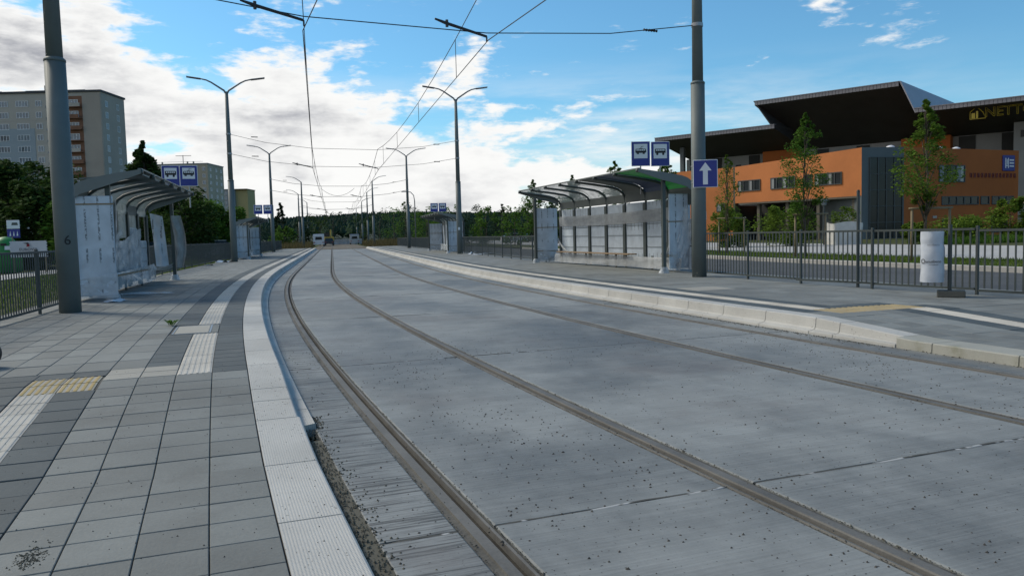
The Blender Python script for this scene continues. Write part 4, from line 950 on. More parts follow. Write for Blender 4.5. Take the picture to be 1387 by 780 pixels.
# young staked trees in the verge along the side street
def stakes(loc, rz, label, h=1.75):
    o = thing('tree_stakes', label, 'tree support', loc, rz, 'wooden tree supports in the verge')
    for x, y in ((-.62, .0), (.62, .0)): b = MB(); b.tube([(x, y, 0), (x, y, h)], .045, 7); b.build('stake', M_stake, o, True)
    b = MB(); b.tube([(-.72, 0, h+.04), (.72, 0, h+.04)], .038, 7); b.build('crossbar', M_stake, o, True)
    return o
g1 = 'young trees in the verge of the side street'
VT = [(22.4, 5.4, 2.05, 1.75, 1500, M_leafo, 'kite', 'young olive green tree in front of the right orange wing, tallest in the picture'),
      (29.8, 6.0, 1.7, 1.65, 1300, M_leafm, 'column', 'young slender green tree in front of the elevated orange wing'),
      (36.8, 5.0, 1.3, 1.2, 500, M_leafo, 'column', 'thin sparse young tree just right of the pole with the arrow sign'),
      (44.3, 5.5, 1.6, 1.6, 900, M_leafm, 'column', 'young tree whose top shows above the right shelter beneath the stop signs'),
      (53, 6.2, 1.7, 1.8, 900, M_leafm, 'column', 'young tree whose leafy tip rises above the middle of the right shelter roof'),
      (63, 6.0, 1.8, 1.6, 900, M_leafm, 'column', 'young tree hidden behind the far half of the right shelter'),
      (76, 6.6, 2.2, 1.5, 1000, M_leafm, 'column', 'young tree just left of the far end of the right shelter')]
for i, (s, h, cw, h0, n, mt, sh, lb) in enumerate(VT):
    tree('young_tree', lb, P(s, 20.3, .06), h, cw, h0, int(n*3.4), .12 if i < 3 else .18, mt, 40+i, sh, g1, trunk_r=.05, clumps=70)
for s, lb in ((22.4, 'wooden tree support round the olive green young tree'), (29.8, 'wooden tree support round the slender green young tree'), (36.8, 'wooden tree support round the sparse young tree right of the arrow sign')):
    stakes(P(s, 20.55, .06), -psi(s)-.35, lb)
stakes(P(17.6, 20.4, .06), -psi(17), 'wooden tree support behind the wrapped bin, right of the olive tree')
gS = 'green shrubs in front of the arena'
for i, (xc, yc, h, cw, lb) in enumerate(((14.9, 54, 2.5, 2.5, 'bright green shrub in front of the dark underpass behind the sparse young tree'), (18.9, 54, 2.6, 3.4, 'wide bright green shrub before the underpass, left of the slender young tree'),
        (29.2, 51.5, 1.45, 3.4, 'low green shrub below the right orange wing by the wrapped bin'), (33.5, 53, 2.8, 2.2, 'tall light green shrub at the right edge of the orange wing'),
        (26.4, 51.5, 1.3, 1.6, 'small olive shrub at the foot of the tallest young tree'), (31.2, 54, 1.5, 2.0, 'round green shrub between the wide ribbon windows and the right edge'))):
    tree('shrub', lb, A(xc, yc, .05), h, cw, .1, 3600, .22, M_leafl, 90+i, 'spread', gS, 'shrub', clumps=22)
# planter
c0 = A(22.9, 54.5, .05); o = thing('planter', 'big square planter wrapped in white fleece in front of the arena', 'planter', c0, -YAW)
M_fleece = surf('fleece', (.50, .50, .48), stain=.1, stain_scale=2, grain=.04, bump=.3, bump_scale=5)
b = MB(); crumple(b, lambda u, v: ((lambda a: ((.95+.06*v)*max(-1, min(1, 1.35*math.cos(a))), (.95+.06*v)*max(-1, min(1, 1.35*math.sin(a))), 1.5*v+.07*v*math.sin(3*a)))(6.283*u), (math.cos(6.283*u), math.sin(6.283*u), 0)), 48, 8, .015, 8)
b.build('fleece_wrap', M_fleece, o, True); MB().box((0, 0, .7), (1.7, 1.7, 1.38)).build('box', M_stake, o)
tree('shrub', 'clipped shrub growing out of the white wrapped planter', A(22.9, 54.5, 1.4), 1.15, 1.9, .1, 900, .18, M_leafl, 130, 'spread', gS, 'shrub', clumps=16)
# trees on the left
gL = 'broad dark trees behind the left railing'
for i, (xc, yc, h, cw, n, mt, lb) in enumerate(((-31.8, 50, 6.7, 6.3, 5200, M_leafd, 'big dark tree at the left edge behind the recycling container'), (-27.8, 47, 5.0, 4.8, 4200, M_leafd, 'dark bushy tree above the company banner'),
        (-24.8, 45, 3.9, 3.2, 2600, M_leafm, 'lower mid green tree touching the numbered pole from the left'), (-37, 62, 7.8, 7.5, 4200, M_leafd, 'tall dark tree farthest back at the left edge'),
        (-25.5, 62, 5.2, 5.0, 2600, M_leafd, 'dark tree hidden mostly behind the left shelter'),
        (-34.0, 73, 6.0, 5.6, 3000, M_leafd, 'dark tree seen under the roof of the left shelter'),
        (-31.6, 79, 5.4, 6.2, 4600, M_leafm, 'wide round green tree right of the left shelter roof'), (-28.6, 80, 4.6, 4.4, 3000, M_leafm, 'low round green tree just left of the left two armed lamp pole'),
        (-33.5, 84, 4.8, 5.0, 2600, M_leafd, 'dark tree behind the hanging film of the left shelter'))):
    tree('broad_tree', lb, A(xc, yc, -.05), h, cw, .25, int(n*1.9), .36, mt, 200+i, 'spread' if i not in (0, 3) else 'round', gL, clumps=44)
tree('poplar_tree', 'tall narrow poplar rising behind the roof of the left shelter', A(-64.2, 140, 0), 19.2, 5.8, 2, 16000, .62, M_leafd, 230, 'column', clumps=110)
tree('spruce_tree', 'dark conical tree right of the second left lamp pole', A(-37.6, 130, 0), 7.4, 4.4, .3, 2000, .42, M_conif, 231, 'cone', clumps=36)
tree('broad_tree', 'light green round bush right of the dark conical tree', A(-36.2, 126, 0), 3.2, 4.2, .1, 1500, .35, M_leafm, 232, 'spread', gL, clumps=26)
ORD = ['first', 'second', 'third', 'fourth', 'fifth', 'sixth', 'seventh', 'eighth', 'ninth', 'tenth', 'eleventh', 'twelfth']
def ordl(i, n): return ('%s from the left' % ORD[i]) if i < (n+1)//2 else ('%s from the right' % ORD[n-1-i])
gB = 'distant trees beyond the left platform'
for i, (px_, d, h) in enumerate(sorted(((-43.5, 118, 3.4), (-40.5, 150, 4.6), (-41, 170, 6.2), (-36, 190, 6.6), (-50, 145, 4.4), (-57, 170, 5.5), (-45, 200, 8), (-38, 230, 9)), key=lambda q: q[0]/q[1])):
    tree('distant_tree', 'dark distant tree, %s in the row beyond the left platform' % ordl(i, 8), A(px_, d, 0), h, h*1.1, .2, 900, .5, M_conif if i % 2 else M_leafd, 300+i, 'spread', gB, clumps=20)
gR = 'row of young trees beyond the right railing'
rowR = [(-6.6, 98, 4.2), (-3.0, 96, 4.6), (0.5, 92, 4.4), (3.2, 88, 5.0), (-9.5, 110, 4.6), (-12.5, 118, 4.8), (-1.2, 120, 6.0), (2.6, 118, 6.8), (6, 115, 6.2), (-5, 135, 6.4), (-10, 140, 6.6), (-15, 140, 6.2), (5.0, 80, 4.6), (7.4, 104, 6), (9, 124, 7), (-19, 150, 7.5), (-22, 165, 8.8), (-25, 170, 7.6)]
for i, (xc, yc, h) in enumerate(rowR):
    tall = i in (6, 7, 8, 16)
    tree('distant_tree', 'green tree, %s in the dense row beyond the right railing' % ordl(sorted(q[0]/q[1] for q in rowR).index(xc/yc), len(rowR)), A(xc, yc, 0), h, h*(.55 if tall else .8), .3, 1000, .34, M_leafm if i % 3 else M_conif, 330+i, 'column' if tall else 'spread', gR, clumps=24)
# dry grass at the end of the platforms
def blades(name, n, area, h, wid, mat, seed, lean=.3):
    r = random.Random(seed); b = MB()
    for _ in range(n):
        p = area(r); a = r.uniform(0, 6.28); hh = h*r.uniform(.3, 1.25)*(.8+.25*math.sin(p.x*.9)*math.sin(p.y*.7)); q = Vector((math.cos(a), math.sin(a), 0))*wid; l = Vector((r.uniform(-1, 1), r.uniform(-1, 1), 0))*hh*lean
        b.add([p-q, p+q, p+l+Vector((0, 0, hh))], [(0, 1, 2)])
    return b.build(name, mat, None, kind='stuff')
blades('dry_grass', 4200, lambda r: P(r.uniform(105, 150), -r.uniform(2.4, 11), 0), 1.15, .05, M_reed, 1)
blades('dry_grass', 4200, lambda r: P(r.uniform(104, 150), r.uniform(6.2, 13), 0), 1.25, .05, M_reed, 2)
blades('verge_grass', 24000, lambda r: P(r.uniform(13, 62), 17.7+4.9*r.random(), .05), .13, .018, M_grass, 3, .5)
blades('meadow_grass', 9000, lambda r: P(r.uniform(8, 60), -5.5-r.random()*6.5, -.03), .18, .02, M_grass, 4, .5)
blades('flower_bed', 3500, lambda r: A(r.uniform(26, 36), r.uniform(48.5, 50.5), .05), .55, .035, M_leafm, 6, .5)
# hills with forest
def hill_h(x, y): 
    d = y
    base = max(0, (d-520)/900); prof = 33*min(1, base)**1.2
    return prof*(.86+.16*math.sin(x*.0021+1.1)+.07*math.sin(x*.0083+.4)+.05*math.sin(x*.017))-1
hb = MB(); hb.grid(lambda u, v: (lambda x, y: (x, y, hill_h(x, y)))(-1500+3600*u, 430+1400*v), 90, 30)
hb.build('hills', surf('forest_floor', (.020, .034, .024), stain=.3, stain_scale=.01, grain=.0, bump=0, rough=1), kind='structure')
fb = MB(); r = random.Random(11); cone_n = 6
for _ in range(16000):
    x, y = r.uniform(-900, 1300), 500+950*math.sqrt(r.random()); z = hill_h(x, y)
    if abs(x+25-(-.02*y)) < 35 and y < 560: continue
    hh = r.uniform(7, 13); ww = r.uniform(3.5, 6.5); a = r.uniform(0, 1)
    vs = [(x+ww*math.cos(a+i*6.283/5)*r.uniform(.7, 1.2), y+ww*math.sin(a+i*6.283/5)*r.uniform(.7, 1.2), z+hh*r.uniform(.25, .5)) for i in range(5)]
    vs.append((x+r.uniform(-1, 1), y, z+hh)); fb.add(vs+[(x, y, z)], [(i, (i+1) % 5, 5) for i in range(5)]+[((i+1) % 5, i, 6) for i in range(5)])
fb.build('forest', M_forest, None, kind='stuff')
nb = MB(); r = random.Random(13)
for _ in range(3600):
    side_ = -1 if r.random() < .5 else 1; y = r.uniform(190, 500); x = side_*r.uniform(18+.02*y, 70+.62*y)-2
    if side_ < 0 and x < -95 and y < 480 and x > -200: continue
    hh = r.uniform(3.5, 7.5)*(1+.0006*(y-200)); ww = hh*r.uniform(.25, .45); pts = []
    for _q in range(34):
        f = r.random()**.8; a = r.uniform(0, 6.28); rad = ww*math.sqrt(r.random())*(1-.75*f*f); pts.append((x+rad*math.cos(a), y+rad*math.sin(a), hh*(.05+.95*f)))
    leaves(nb, pts, 1.25, r)
nb.build('woodland', M_forest, None, kind='stuff')
# ================================================================== blocks of flats on the left
M_pane = surf('window_pane', (.16, .195, .22), rough=.12, stain=.3, stain_scale=.3, grain=0, bump=0, spec=.7)  # bright sky reflection put into the pale base colour
M_wfr = surf('window_frame', (.70, .71, .72), rough=.5, stain=.05, grain=0, bump=0)
M_pl1 = surf('panel_render', (.42, .385, .335), rough=.9, stain=.08, stain_scale=.1, grain=.06, grain_scale=6, bump=.1)
M_pl2 = surf('end_wall_render', (.36, .315, .265), rough=.9, stain=.08, stain_scale=.1, grain=.06, grain_scale=6, bump=.1)
M_pl3 = surf('blue_render', (.30, .345, .37), rough=.9, stain=.06, stain_scale=.1, grain=.05, grain_scale=6, bump=.1)
M_brown = surf('brown_render', (.20, .10, .06), rough=.9, stain=.15, stain_scale=.4, grain=.1, grain_scale=6)
M_roofd = surf('roof_felt', (.06, .062, .066), rough=.9, stain=.1, grain=.1)
M_pl4 = surf('tan_render', (.40, .34, .25), rough=.9, stain=.08, stain_scale=.1, grain=.05, grain_scale=6)
M_yel = surf('yellow_render', (.36, .30, .14), rough=.9, stain=.06, stain_scale=.1, grain=.05, grain_scale=6)
M_gry = surf('grey_render', (.27, .27, .265), rough=.9, stain=.06, stain_scale=.1, grain=.05, grain_scale=6)
def win_meshes(wd, ht, nc):
    f = MB(); t = .09
    f.box((0, 0, ht/2-t/2), (wd, .10, t)); f.box((0, 0, -ht/2+t/2), (wd, .10, t))
    for i in range(nc+1): f.box((-wd/2+t/2+(wd-t)*i/nc, 0, 0), (t, .10, ht-2*t))
    p = MB(); p.box((0, .03, 0), (wd-.02, .02, ht-.02)); return f.mesh('window', M_wfr), p.mesh('pane', M_pane)
def add_window(parent, meshes, loc, rz=0.0):
    o = link('window', meshes[0], parent, loc, rz); link('pane', meshes[1], o); return o
WB = win_meshes(2.4, 1.5, 3); W3, W2, W1 = win_meshes(3.1, 1.45, 4), win_meshes(1.45, 1.45, 2), win_meshes(1.25, 1.5, 2)
def flats(label, org, wd, dp, ht, wall_m, group):
    o = thing('apartment_block', label, 'building', org, -YAW, group); return o
gF = 'tall blocks of flats on the left'
FL = 2.8
o = flats('grey panel apartment block with brown balconies behind the numbered pole', A(-101.6, 200, 0), 44, 11, 39.8, M_pl1, gF)
HT = 39.4; NF = 13
MB().box((-22, 6, HT/2), (44, 12, HT)).build('wall', M_pl1, o)
b = MB(); b.box((-5.3, -.03, HT/2-.6), (10.6+.0, .06, HT-1.2)); 
MB().box((-2.4, -.035, HT/2-.2), (4.5, .07, HT-.4)).build('wall_panel', M_pl2, o)
MB().box((.035, 6, HT/2), (.07, 11.9, HT-.02)).build('wall_panel', M_pl2, o)
MB().box((-22, 6, HT+.25), (44.6, 12.6, .5)).build('roof', M_roofd, o)
MB().box((-30, 1.5, HT+.9), (9, .12, .10)).build('roof_rail', M_steel, o); MB().box((-12, 1.5, HT+.9), (15, .12, .10)).build('roof_rail', M_steel, o)
MB().tube([(-14.1, 1, HT+.5), (-14.1, 1, HT+2.0)], .3, 8).build('vent_pipe', M_roofd, o)
MB().box((-21.7, -.04, 15.5), (9.6, .08, 30.5)).build('wall_panel', M_pl3, o)
MB().box((-6.65, .02, HT/2-.3), (3.9, .10, HT-1.2)).build('balcony_recess', M_brown, o)
for fl in range(3, NF+1):
    z = HT-1.2-1.35-(NF-fl)*FL
    for x, mm in ((-30.2, W3), (-24.8, W3), (-19.7, W3), (-15.6, W2)): add_window(o, mm, (x, -.10 if -26.5 < x < -17 and z < 30 else -.055, z))
    add_window(o, W1, (-12.9, -.055, z-.6)) if fl % 1 == 0 and False else None
    b = MB(); b.box((-13.6, -.05, z-.9), (.55, .10, .6)); b.build('vent', M_pane, o)
    add_window(o, WB, (-6.9, -.055, z)) 
    b = MB(); b.box((-6.65, -.55, z-1.12), (3.7, 1.0, .14)); bl = b.build('balcony', M_brown, o)
    if (fl*7) % 5: MB().box((-6.65+.15*(fl % 3), -1.02, z-.62), (3.4 if fl % 3 else 2.8, .06, .86)).build('balcony_front', [M_brown, M_pl1, M_brown, M_brown][fl % 4], bl)
    for y, mm in ((2.6, W1), (8.3, W1)): add_window(o, mm, (.09, y, z-.1), math.pi/2)
    MB().box((-22, -.012, z-1.42), (43.9, .03, .06)).build('panel_joint', M_pl2, o) if fl < NF else None
o = flats('tan apartment block with a roof aerial behind the left stop signs', A(-125, 330, 0), 40, 20, 34, M_pl4, gF)
HT = 33.6
MB().box((-22, 9, HT/2), (44, 18, HT)).build('wall', M_pl4, o); MB().box((-22, 9, HT+.2), (44.4, 18.4, .4)).build('roof', M_gry, o)
MB().box((-22, .4, HT+1.1), (40, .1, .12)).build('roof_rail', M_steel, o)
b = MB(); b.tube([(-12.0, 5, HT), (-12.0, 5, HT+4.3)], .14, 5); ae = b.build('aerial_mast', M_roofd, o); MB().box((-11.8, 5, HT+4.1), (6.5, .22, .18)).build('aerial', M_roofd, ae)
Ws = win_meshes(1.6, 1.4, 2); W4 = win_meshes(2.4, 1.4, 3)
for fl in range(12):
    z = HT-2.0-fl*2.8
    for y in (3.0, 9.5, 15): add_window(o, Ws, (.06, y, z), math.pi/2)
    for x in (-1.6,): add_window(o, W1, (x, -.06, z))
    if fl < 4:
        for x in (-35, -30, -39): add_window(o, W4, (x, -.06, z))
for x in (-24, -22, -19.5, -9, -6.5): MB().box((x, 2, HT+.8), (.5, .5, 1.2)).build('chimney', M_pl2, o)
o = flats('small far apartment block with a yellow end wall and grey windowed face', A(-167, 482, 0), 20, 20, 33, M_gry, gF)
HT = 32.6
MB().box((-8, 8, HT/2), (16, 16, HT)).build('wall', M_gry, o); MB().box((.04+3.6, 9, HT/2), (7.2, 14, HT-.1)).build('end_wall', M_yel, o); MB().box((-4.2, 8, HT+.2), (23.6, 16.4, .4)).build('roof', M_roofd, o)
for fl in range(11):
    z = HT-2.2-fl*2.8
    for x in (-12, -8.6, -5.4): add_window(o, W2, (x, -.06, z))
    b = MB(); b.box((-1.8, -.4, z-.6), (2.6, .8, 1.0)); b.build('balcony', M_pl4, o)

# ================================================================== the arena on the right
M_or = surf('orange_render', (.48, .165, .048), rough=.85, stain=.10, stain_scale=.25, grain=.05, grain_scale=5, bump=.1)
M_or_shade = surf('orange_render_shaded', (.36, .105, .022), rough=.85, stain=.10, stain_scale=.25, grain=.05, grain_scale=5, bump=.1)  # same orange render, with the shade of unlit faces put into the colour
M_clad = surf('grey_cladding', (.23, .245, .25), rough=.7, stain=.10, stain_scale=.2, grain=.03, bump=0)
M_slate = surf('slate_cladding', (.085, .105, .115), rough=.6, stain=.08, stain_scale=.4, grain=.04, bump=0)
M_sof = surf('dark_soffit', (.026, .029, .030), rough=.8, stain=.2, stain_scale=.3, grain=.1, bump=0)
M_fas = surf('fascia_metal', (.20, .205, .225), rough=.5, metal=.2, stain=.08, grain=.03, bump=0)
M_dpane = surf('dark_glass', (.012, .018, .020), rough=.10, stain=.3, stain_scale=.4, grain=0, bump=0, spec=.22)
M_dfr = surf('dark_frame', (.05, .058, .06), rough=.5, stain=.05, grain=0, bump=0)
M_brn = surf('column_paint', (.10, .09, .07), rough=.8, stain=.1, grain=.1)
M_yls = surf('yellow_tube', (.42, .34, .02), rough=.4, stain=0, grain=0, bump=0)
ar = thing('arena', 'large orange and grey sports arena under dark overhanging roofs on the right', 'building')
uF, nF, F0 = Vector((.746, -.666)), Vector((.666, .746)), Vector((21.32, 116))
def AF(a, b_, z): q = F0+uF*a+nF*b_; return A(q.x, q.y, z)
fn = lambda a, b_, z: tuple(AF(a, b_, z))
def hexa(b, p8, m=0): return b.add(p8, [(3, 2, 1, 0), (4, 5, 6, 7), (0, 1, 5, 4), (1, 2, 6, 5), (2, 3, 7, 6), (3, 0, 4, 7)], m)
def abox(a0, a1, b0, b1, z0, z1): b = MB(); return hexa(b, [fn(a0, b0, z0), fn(a1, b0, z0), fn(a1, b1, z0), fn(a0, b1, z0), fn(a0, b0, z1), fn(a1, b0, z1), fn(a1, b1, z1), fn(a0, b1, z1)])
def roof_part(a0, a1, zt, a0b=None, a1b=None, drop=3.0, fh=.55):
    """soffit slopes down to the wall 10 m behind the fascia"""
    a0b = a0 if a0b is None else a0b; a1b = a1 if a1b is None else a1b
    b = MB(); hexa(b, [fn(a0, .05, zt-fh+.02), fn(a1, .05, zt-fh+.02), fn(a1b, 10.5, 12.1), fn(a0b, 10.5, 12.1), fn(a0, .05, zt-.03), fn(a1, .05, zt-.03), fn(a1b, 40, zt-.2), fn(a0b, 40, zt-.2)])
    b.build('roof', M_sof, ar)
    n = max(1, round((a1-a0)/.42)); st_ = (a1-a0)/n
    m_ = None
    for i in range(n):
        q = MB(); hexa(q, [fn(a0+i*st_+.02, -.03, zt-fh), fn(a0+(i+1)*st_-.02, -.03, zt-fh), fn(a0+(i+1)*st_-.02, .045, zt-fh), fn(a0+i*st_+.02, .045, zt-fh),
                           fn(a0+i*st_+.02, -.03, zt-.10), fn(a0+(i+1)*st_-.02, -.03, zt-.10), fn(a0+(i+1)*st_-.02, .045, zt-.10), fn(a0+i*st_+.02, .045, zt-.10)]); q.build('fascia_panel', M_fas, ar)
    abox(a0-.03, a1+.03, -.08, .6, zt-.097, zt).build('fascia_cap', M_fas, ar)
roof_part(0, 18.0, 14.78)
roof_part(34.85, 70, 14.78)
# left flank of the low roof
# raised middle roof: fascia, soffit plane and the cheek
b = MB(); zt = 18.1
hexa(b, [fn(15.3, .05, zt-.6), fn(33.1, .05, zt-.6), fn(35.5, 10.5, 12.15), fn(18.4, 10.5, 12.15), fn(15.3, .05, zt-.03), fn(33.1, .05, zt-.03), fn(34.0, 30, zt-.6), fn(15.3, 30, zt-.6)]); b.build('roof', M_sof, ar)
n = 44; st_ = 17.8/n
for i in range(n):
    q = MB(); x0, x1 = 15.3+i*st_+.02, 15.3+(i+1)*st_-.02
    hexa(q, [fn(x0, -.03, zt-.58), fn(x1, -.03, zt-.58), fn(x1, .045, zt-.58), fn(x0, .045, zt-.58), fn(x0, -.03, zt-.1), fn(x1, -.03, zt-.1), fn(x1, .045, zt-.1), fn(x0, .045, zt-.1)]); q.build('fascia_panel', M_fas, ar)
abox(15.27, 33.13, -.08, .6, zt-.097, zt).build('fascia_cap', M_fas, ar)
M_chk = surf('cheek_metal', (.30, .31, .35), rough=.5, metal=.1, stain=.05, grain=.02, bump=0)
b = MB(); b.add([fn(33.14, 0, zt), fn(34.88, 0, 14.2), fn(36.2, 30, 14.2), fn(34.3, 30, 17.6), fn(33.3, 0, zt), fn(35.0, 0, 14.2), fn(36.35, 30, 14.2), fn(34.45, 30, 17.6)], [(3, 2, 1, 0), (4, 5, 6, 7), (0, 1, 5, 4), (2, 3, 7, 6), (0, 4, 7, 3)]); b.build('roof_cheek', M_chk, ar)
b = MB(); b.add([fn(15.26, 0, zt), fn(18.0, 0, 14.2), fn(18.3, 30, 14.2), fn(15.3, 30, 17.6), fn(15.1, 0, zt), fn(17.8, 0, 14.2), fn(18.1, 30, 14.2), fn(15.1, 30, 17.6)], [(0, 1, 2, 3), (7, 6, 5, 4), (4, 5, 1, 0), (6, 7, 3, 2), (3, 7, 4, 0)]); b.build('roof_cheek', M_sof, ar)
abox(-.2, 72, 10.6, 39, 0, 12.2).build('wall', M_clad, ar)
for a0, a1 in ((12.2, 17.6), (30.8, 36.5)): abox(a0, a1, 9.4, 10.62, 6, 12.25).build('stair_block', M_or_shade, ar)
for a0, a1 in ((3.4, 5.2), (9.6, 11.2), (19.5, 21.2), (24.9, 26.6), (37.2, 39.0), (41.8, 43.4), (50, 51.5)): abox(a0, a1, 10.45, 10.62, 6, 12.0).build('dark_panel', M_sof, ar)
for a0 in (5.9, 7.5, 22.2, 45.2, 47.5): abox(a0, a0+.8, 10.5, 10.65, 9.6, 10.8).build('wall_window', M_dpane, ar)
for a, b_ in ((2.3, 4.0), (.3, 9.5)): abox(a-.3, a+.3, b_-.3, b_+.3, 0, 13.4 if b_ < 8 else 12.1).build('column', M_slate, ar)
def wall_face(Q0, Q1, z0, z1, th, name, mat, slope=0.0):
    """upright slab from Q0 to Q1 (metres across/ahead), its back th behind"""
    q0, q1 = Vector(Q0), Vector(Q1); d = (q1-q0).normalized(); nb_ = Vector((-d.y, d.x))
    if nb_.y < 0 and abs(nb_.y) > .1: nb_ = -nb_
    if nb_.x < 0 and abs(nb_.y) < .7 and d.y < 0 and False: nb_ = -nb_
    P8 = [A(*q0, z0), A(*q1, z0), A(*(q1+nb_*th), z0), A(*(q0+nb_*th), z0), A(*q0, z1), A(*q1, z1+slope), A(*(q1+nb_*th), z1+slope), A(*(q0+nb_*th), z1)]
    b = MB(); hexa(b, P8); return b.build(name, mat, ar)
def on_face(Q0, Q1, a, out_, z):
    q0, q1 = Vector(Q0), Vector(Q1); d = (q1-q0).normalized(); nb_ = Vector((-d.y, d.x))
    if nb_.y < 0 and abs(nb_.y) > .1: nb_ = -nb_
    q = q0+d*a-nb_*out_; return A(q.x, q.y, z), math.atan2((A(*q1)-A(*q0)).y, (A(*q1)-A(*q0)).x)
EL0, EL1 = (24.44, 86), (32.4, 73); LL0 = (18.5, 92.0); GL1 = (36.8, 74); RW1 = (51.32, 80)
wall_face(EL0, EL1, 4.05, 7.95, 12, 'wing_wall', M_or, .5)
wall_face((24.7, 85.55), (32.2, 73.35), 3.87, 4.04, 11.5, 'wing_soffit', M_brn)
wall_face((27.6, 89.2), (35.3, 76.6), 0, 3.86, 2, 'underpass_wall', M_sof); wall_face((35.2, 76.7), (32.62, 73.3), 0, 3.86, .08, 'underpass_wall', M_sof); wall_face((24.8, 86.9), (28.4, 89.6), 0, 3.86, .5, 'underpass_wall', M_sof)  # walls coloured near black to stand in for shade under the wing
wall_face(LL0, (24.30, 86.15), 0, 7.95, 1.2, 'wing_wall', M_or)
wall_face((24.30, 86.15), EL0, 0, 8.0, 1, 'downpipe', M_brn)
wall_face(EL1, GL1, 0, 8.45, 6, 'corner_block', M_slate, .05)
wall_face(GL1, RW1, 0, 8.5, 10, 'wing_wall', M_or_shade, -.08)
abox(43.6, 72, 7.0, 10.5, 0, 12.75).build('side_wall', M_clad, ar); abox(44.3, 45.2, 6.9, 7.05, 11.0, 11.8).build('wall_window', M_dpane, ar)
for a in (2.9, 6.6, 10.3, 14.2):
    q, rz = on_face(EL0, EL1, a, -.5, 1.93); b = MB(); b.box((0, 0, 0), (.35, .35, 3.86)); b.build('column', M_brn, ar, loc=q, rz=rz)
for a in range(0, 16): pass
def ar_window(Q0, Q1, a0, a1, z0, z1, nc, dark=True):
    q, rz = on_face(Q0, Q1, (a0+a1)/2, .03, (z0+z1)/2); wd, ht = a1-a0, z1-z0; f = MB(); t = .08
    f.box((0, 0, ht/2-t/2), (wd, .12, t)); f.box((0, 0, -ht/2+t/2), (wd, .12, t))
    for i in range(nc+1): f.box((-wd/2+t/2+(wd-t)*i/nc, 0, 0), (t, .12, ht-2*t))
    o = f.build('window', M_dfr, ar, loc=q, rz=rz)
    for i in range(nc):
        x = -wd/2+t/2+(wd-t)*(i+.5)/nc
        p = MB(); p.box((x, .02, 0), ((wd-t)/nc-t-.004, .03, ht-2*t-.004)); p.build('pane', M_dpane if dark or (i+int(a0*3)) % 3 else M_pane, o)
        if (i+int(a0)) % 2 == 0 and not (z1 < 4): p = MB(); p.box((x-(wd-t)/nc*.22, -.012, 0), ((wd-t)/nc*.5, .02, ht-2*t-.01)); p.build('blind', M_clad, o)
    return o
for a0, a1 in ((.45, 3.5), (4.85, 7.9), (9.0, 9.9), (10.2, 13.2)): ar_window(EL0, EL1, a0, a1, 5.25, 6.42, 4 if a1-a0 > 2 else 1)
for a0, z in ((3.4, 3.2), (6.2, 3.2), (3.6, .9)): ar_window(LL0, (24.30, 86.15), a0, a0+1.0, z, z+.9, 1)
ar_window(GL1, RW1, 4.5, 8.0, 5.25, 6.88, 3, False)
for a0, a1, nc in ((4.9, 9.95, 5), (10.25, 11.45, 1), (11.85, 15.0, 3)): ar_window(GL1, RW1, a0, a1, 3.08, 3.9, nc)
ar_window(GL1, RW1, 11.8, 14.1, .3, 2.0, 2); ar_window(GL1, RW1, 5.0, 5.8, .1, 1.75, 1)
# curtain wall of the corner block
q, rz = on_face(EL1, GL1, 2.55, .04, 3.8); f = MB()
cw_ = bpy.data.objects.new('curtain_wall', None); COL.objects.link(cw_); cw_.parent = ar; cw_.location = q; cw_.rotation_euler = (0, 0, rz)
for i in range(5):
    b = MB(); b.box((-1.74+.87*i, 0, 0), (.07, .14, 7.5)); b.build('mullion', M_dfr, cw_)
for i in range(4):
    for j in range(5): b = MB(); b.box((-1.305+.87*i, .02, -3.0+1.5*j), (.795, .03, 1.42)); b.build('pane', M_dpane, cw_)
for j in range(6):
    b = MB(); b.box((0, -.0, -3.75+1.5*j), (3.4, .11, .06)); b.build('transom', M_dfr, cw_)
# lettering and emblems
q0, q1 = AF(41.6, 1.0, 13.5), AF(60, 1.0, 13.5); dx = (q1-q0).normalized(); nn = Vector((dx.y, -dx.x, 0))
text_part('NETTO ARENA', 1.45, M_yls, ar, face_M(AF(41.75, 1.0, 13.46), dx, nn), outline=.022, align='LEFT', name='roof_lettering')
b = MB(); T_ = lambda a, z: AF(a, 1.0, z)
b.tube([T_(40.35, 12.9), T_(40.35, 13.7), T_(41.0, 14.25), T_(41.6, 13.6)], .045, 5); b.tube([T_(41.6, 13.6), T_(41.9, 12.9), T_(40.35, 12.9)], .045, 5); lg = b.build('logo_outline', M_yls, ar)
abox(40.5, 40.85, .9, 1.0, 12.95, 13.55).build('logo_block', M_yls, ar); abox(40.95, 41.15, .9, 1.0, 12.95, 13.75).build('logo_block', M_yls, ar)
q, rz = on_face(GL1, RW1, 14.15, .06, 7.15); b = MB(); b.bev((0, 0, 0), (1.75, .10, 1.55), .03); lb = b.build('logo_panel', M_blue, ar, loc=q, rz=rz)
b = MB()
for x, z, w_, h_ in ((-.5, 0, .12, 1.0), (-.3, .12, .10, .5), (-.12, 0, .12, 1.0), (-.3, -.25, .3, .10), (.38, .30, .62, .14), (.38, 0, .62, .14), (.38, -.30, .62, .14)):
    b = MB(); b.box((x, -.065, z), (w_, .02, h_)); b.build('logo_mark', M_wht, lb)
M_dred = surf('dark_red', (.14, .025, .02), rough=.6, stain=.05, grain=0, bump=0)
for i in range(13):
    a = 8.85+.52*i; q, rz = on_face(GL1, RW1, a, .04, 5.93); ww, hh = (.26, .44)
    b = MB(); b.box((-ww/2+.04, 0, 0), (.08, .06, hh)); b.box((ww/2-.04, 0, 0), (.08, .06, hh)); b.box((0, 0, [hh/2-.04, -hh/2+.04, 0][i % 3]), (ww-.162, .06, .08))
    if i % 4: b.box((0, 0, [-hh/2+.04, 0, hh/2-.04][i % 3]), (ww-.162, .06, .08))
    b.build('wall_letter', M_dred, ar, loc=q, rz=rz)
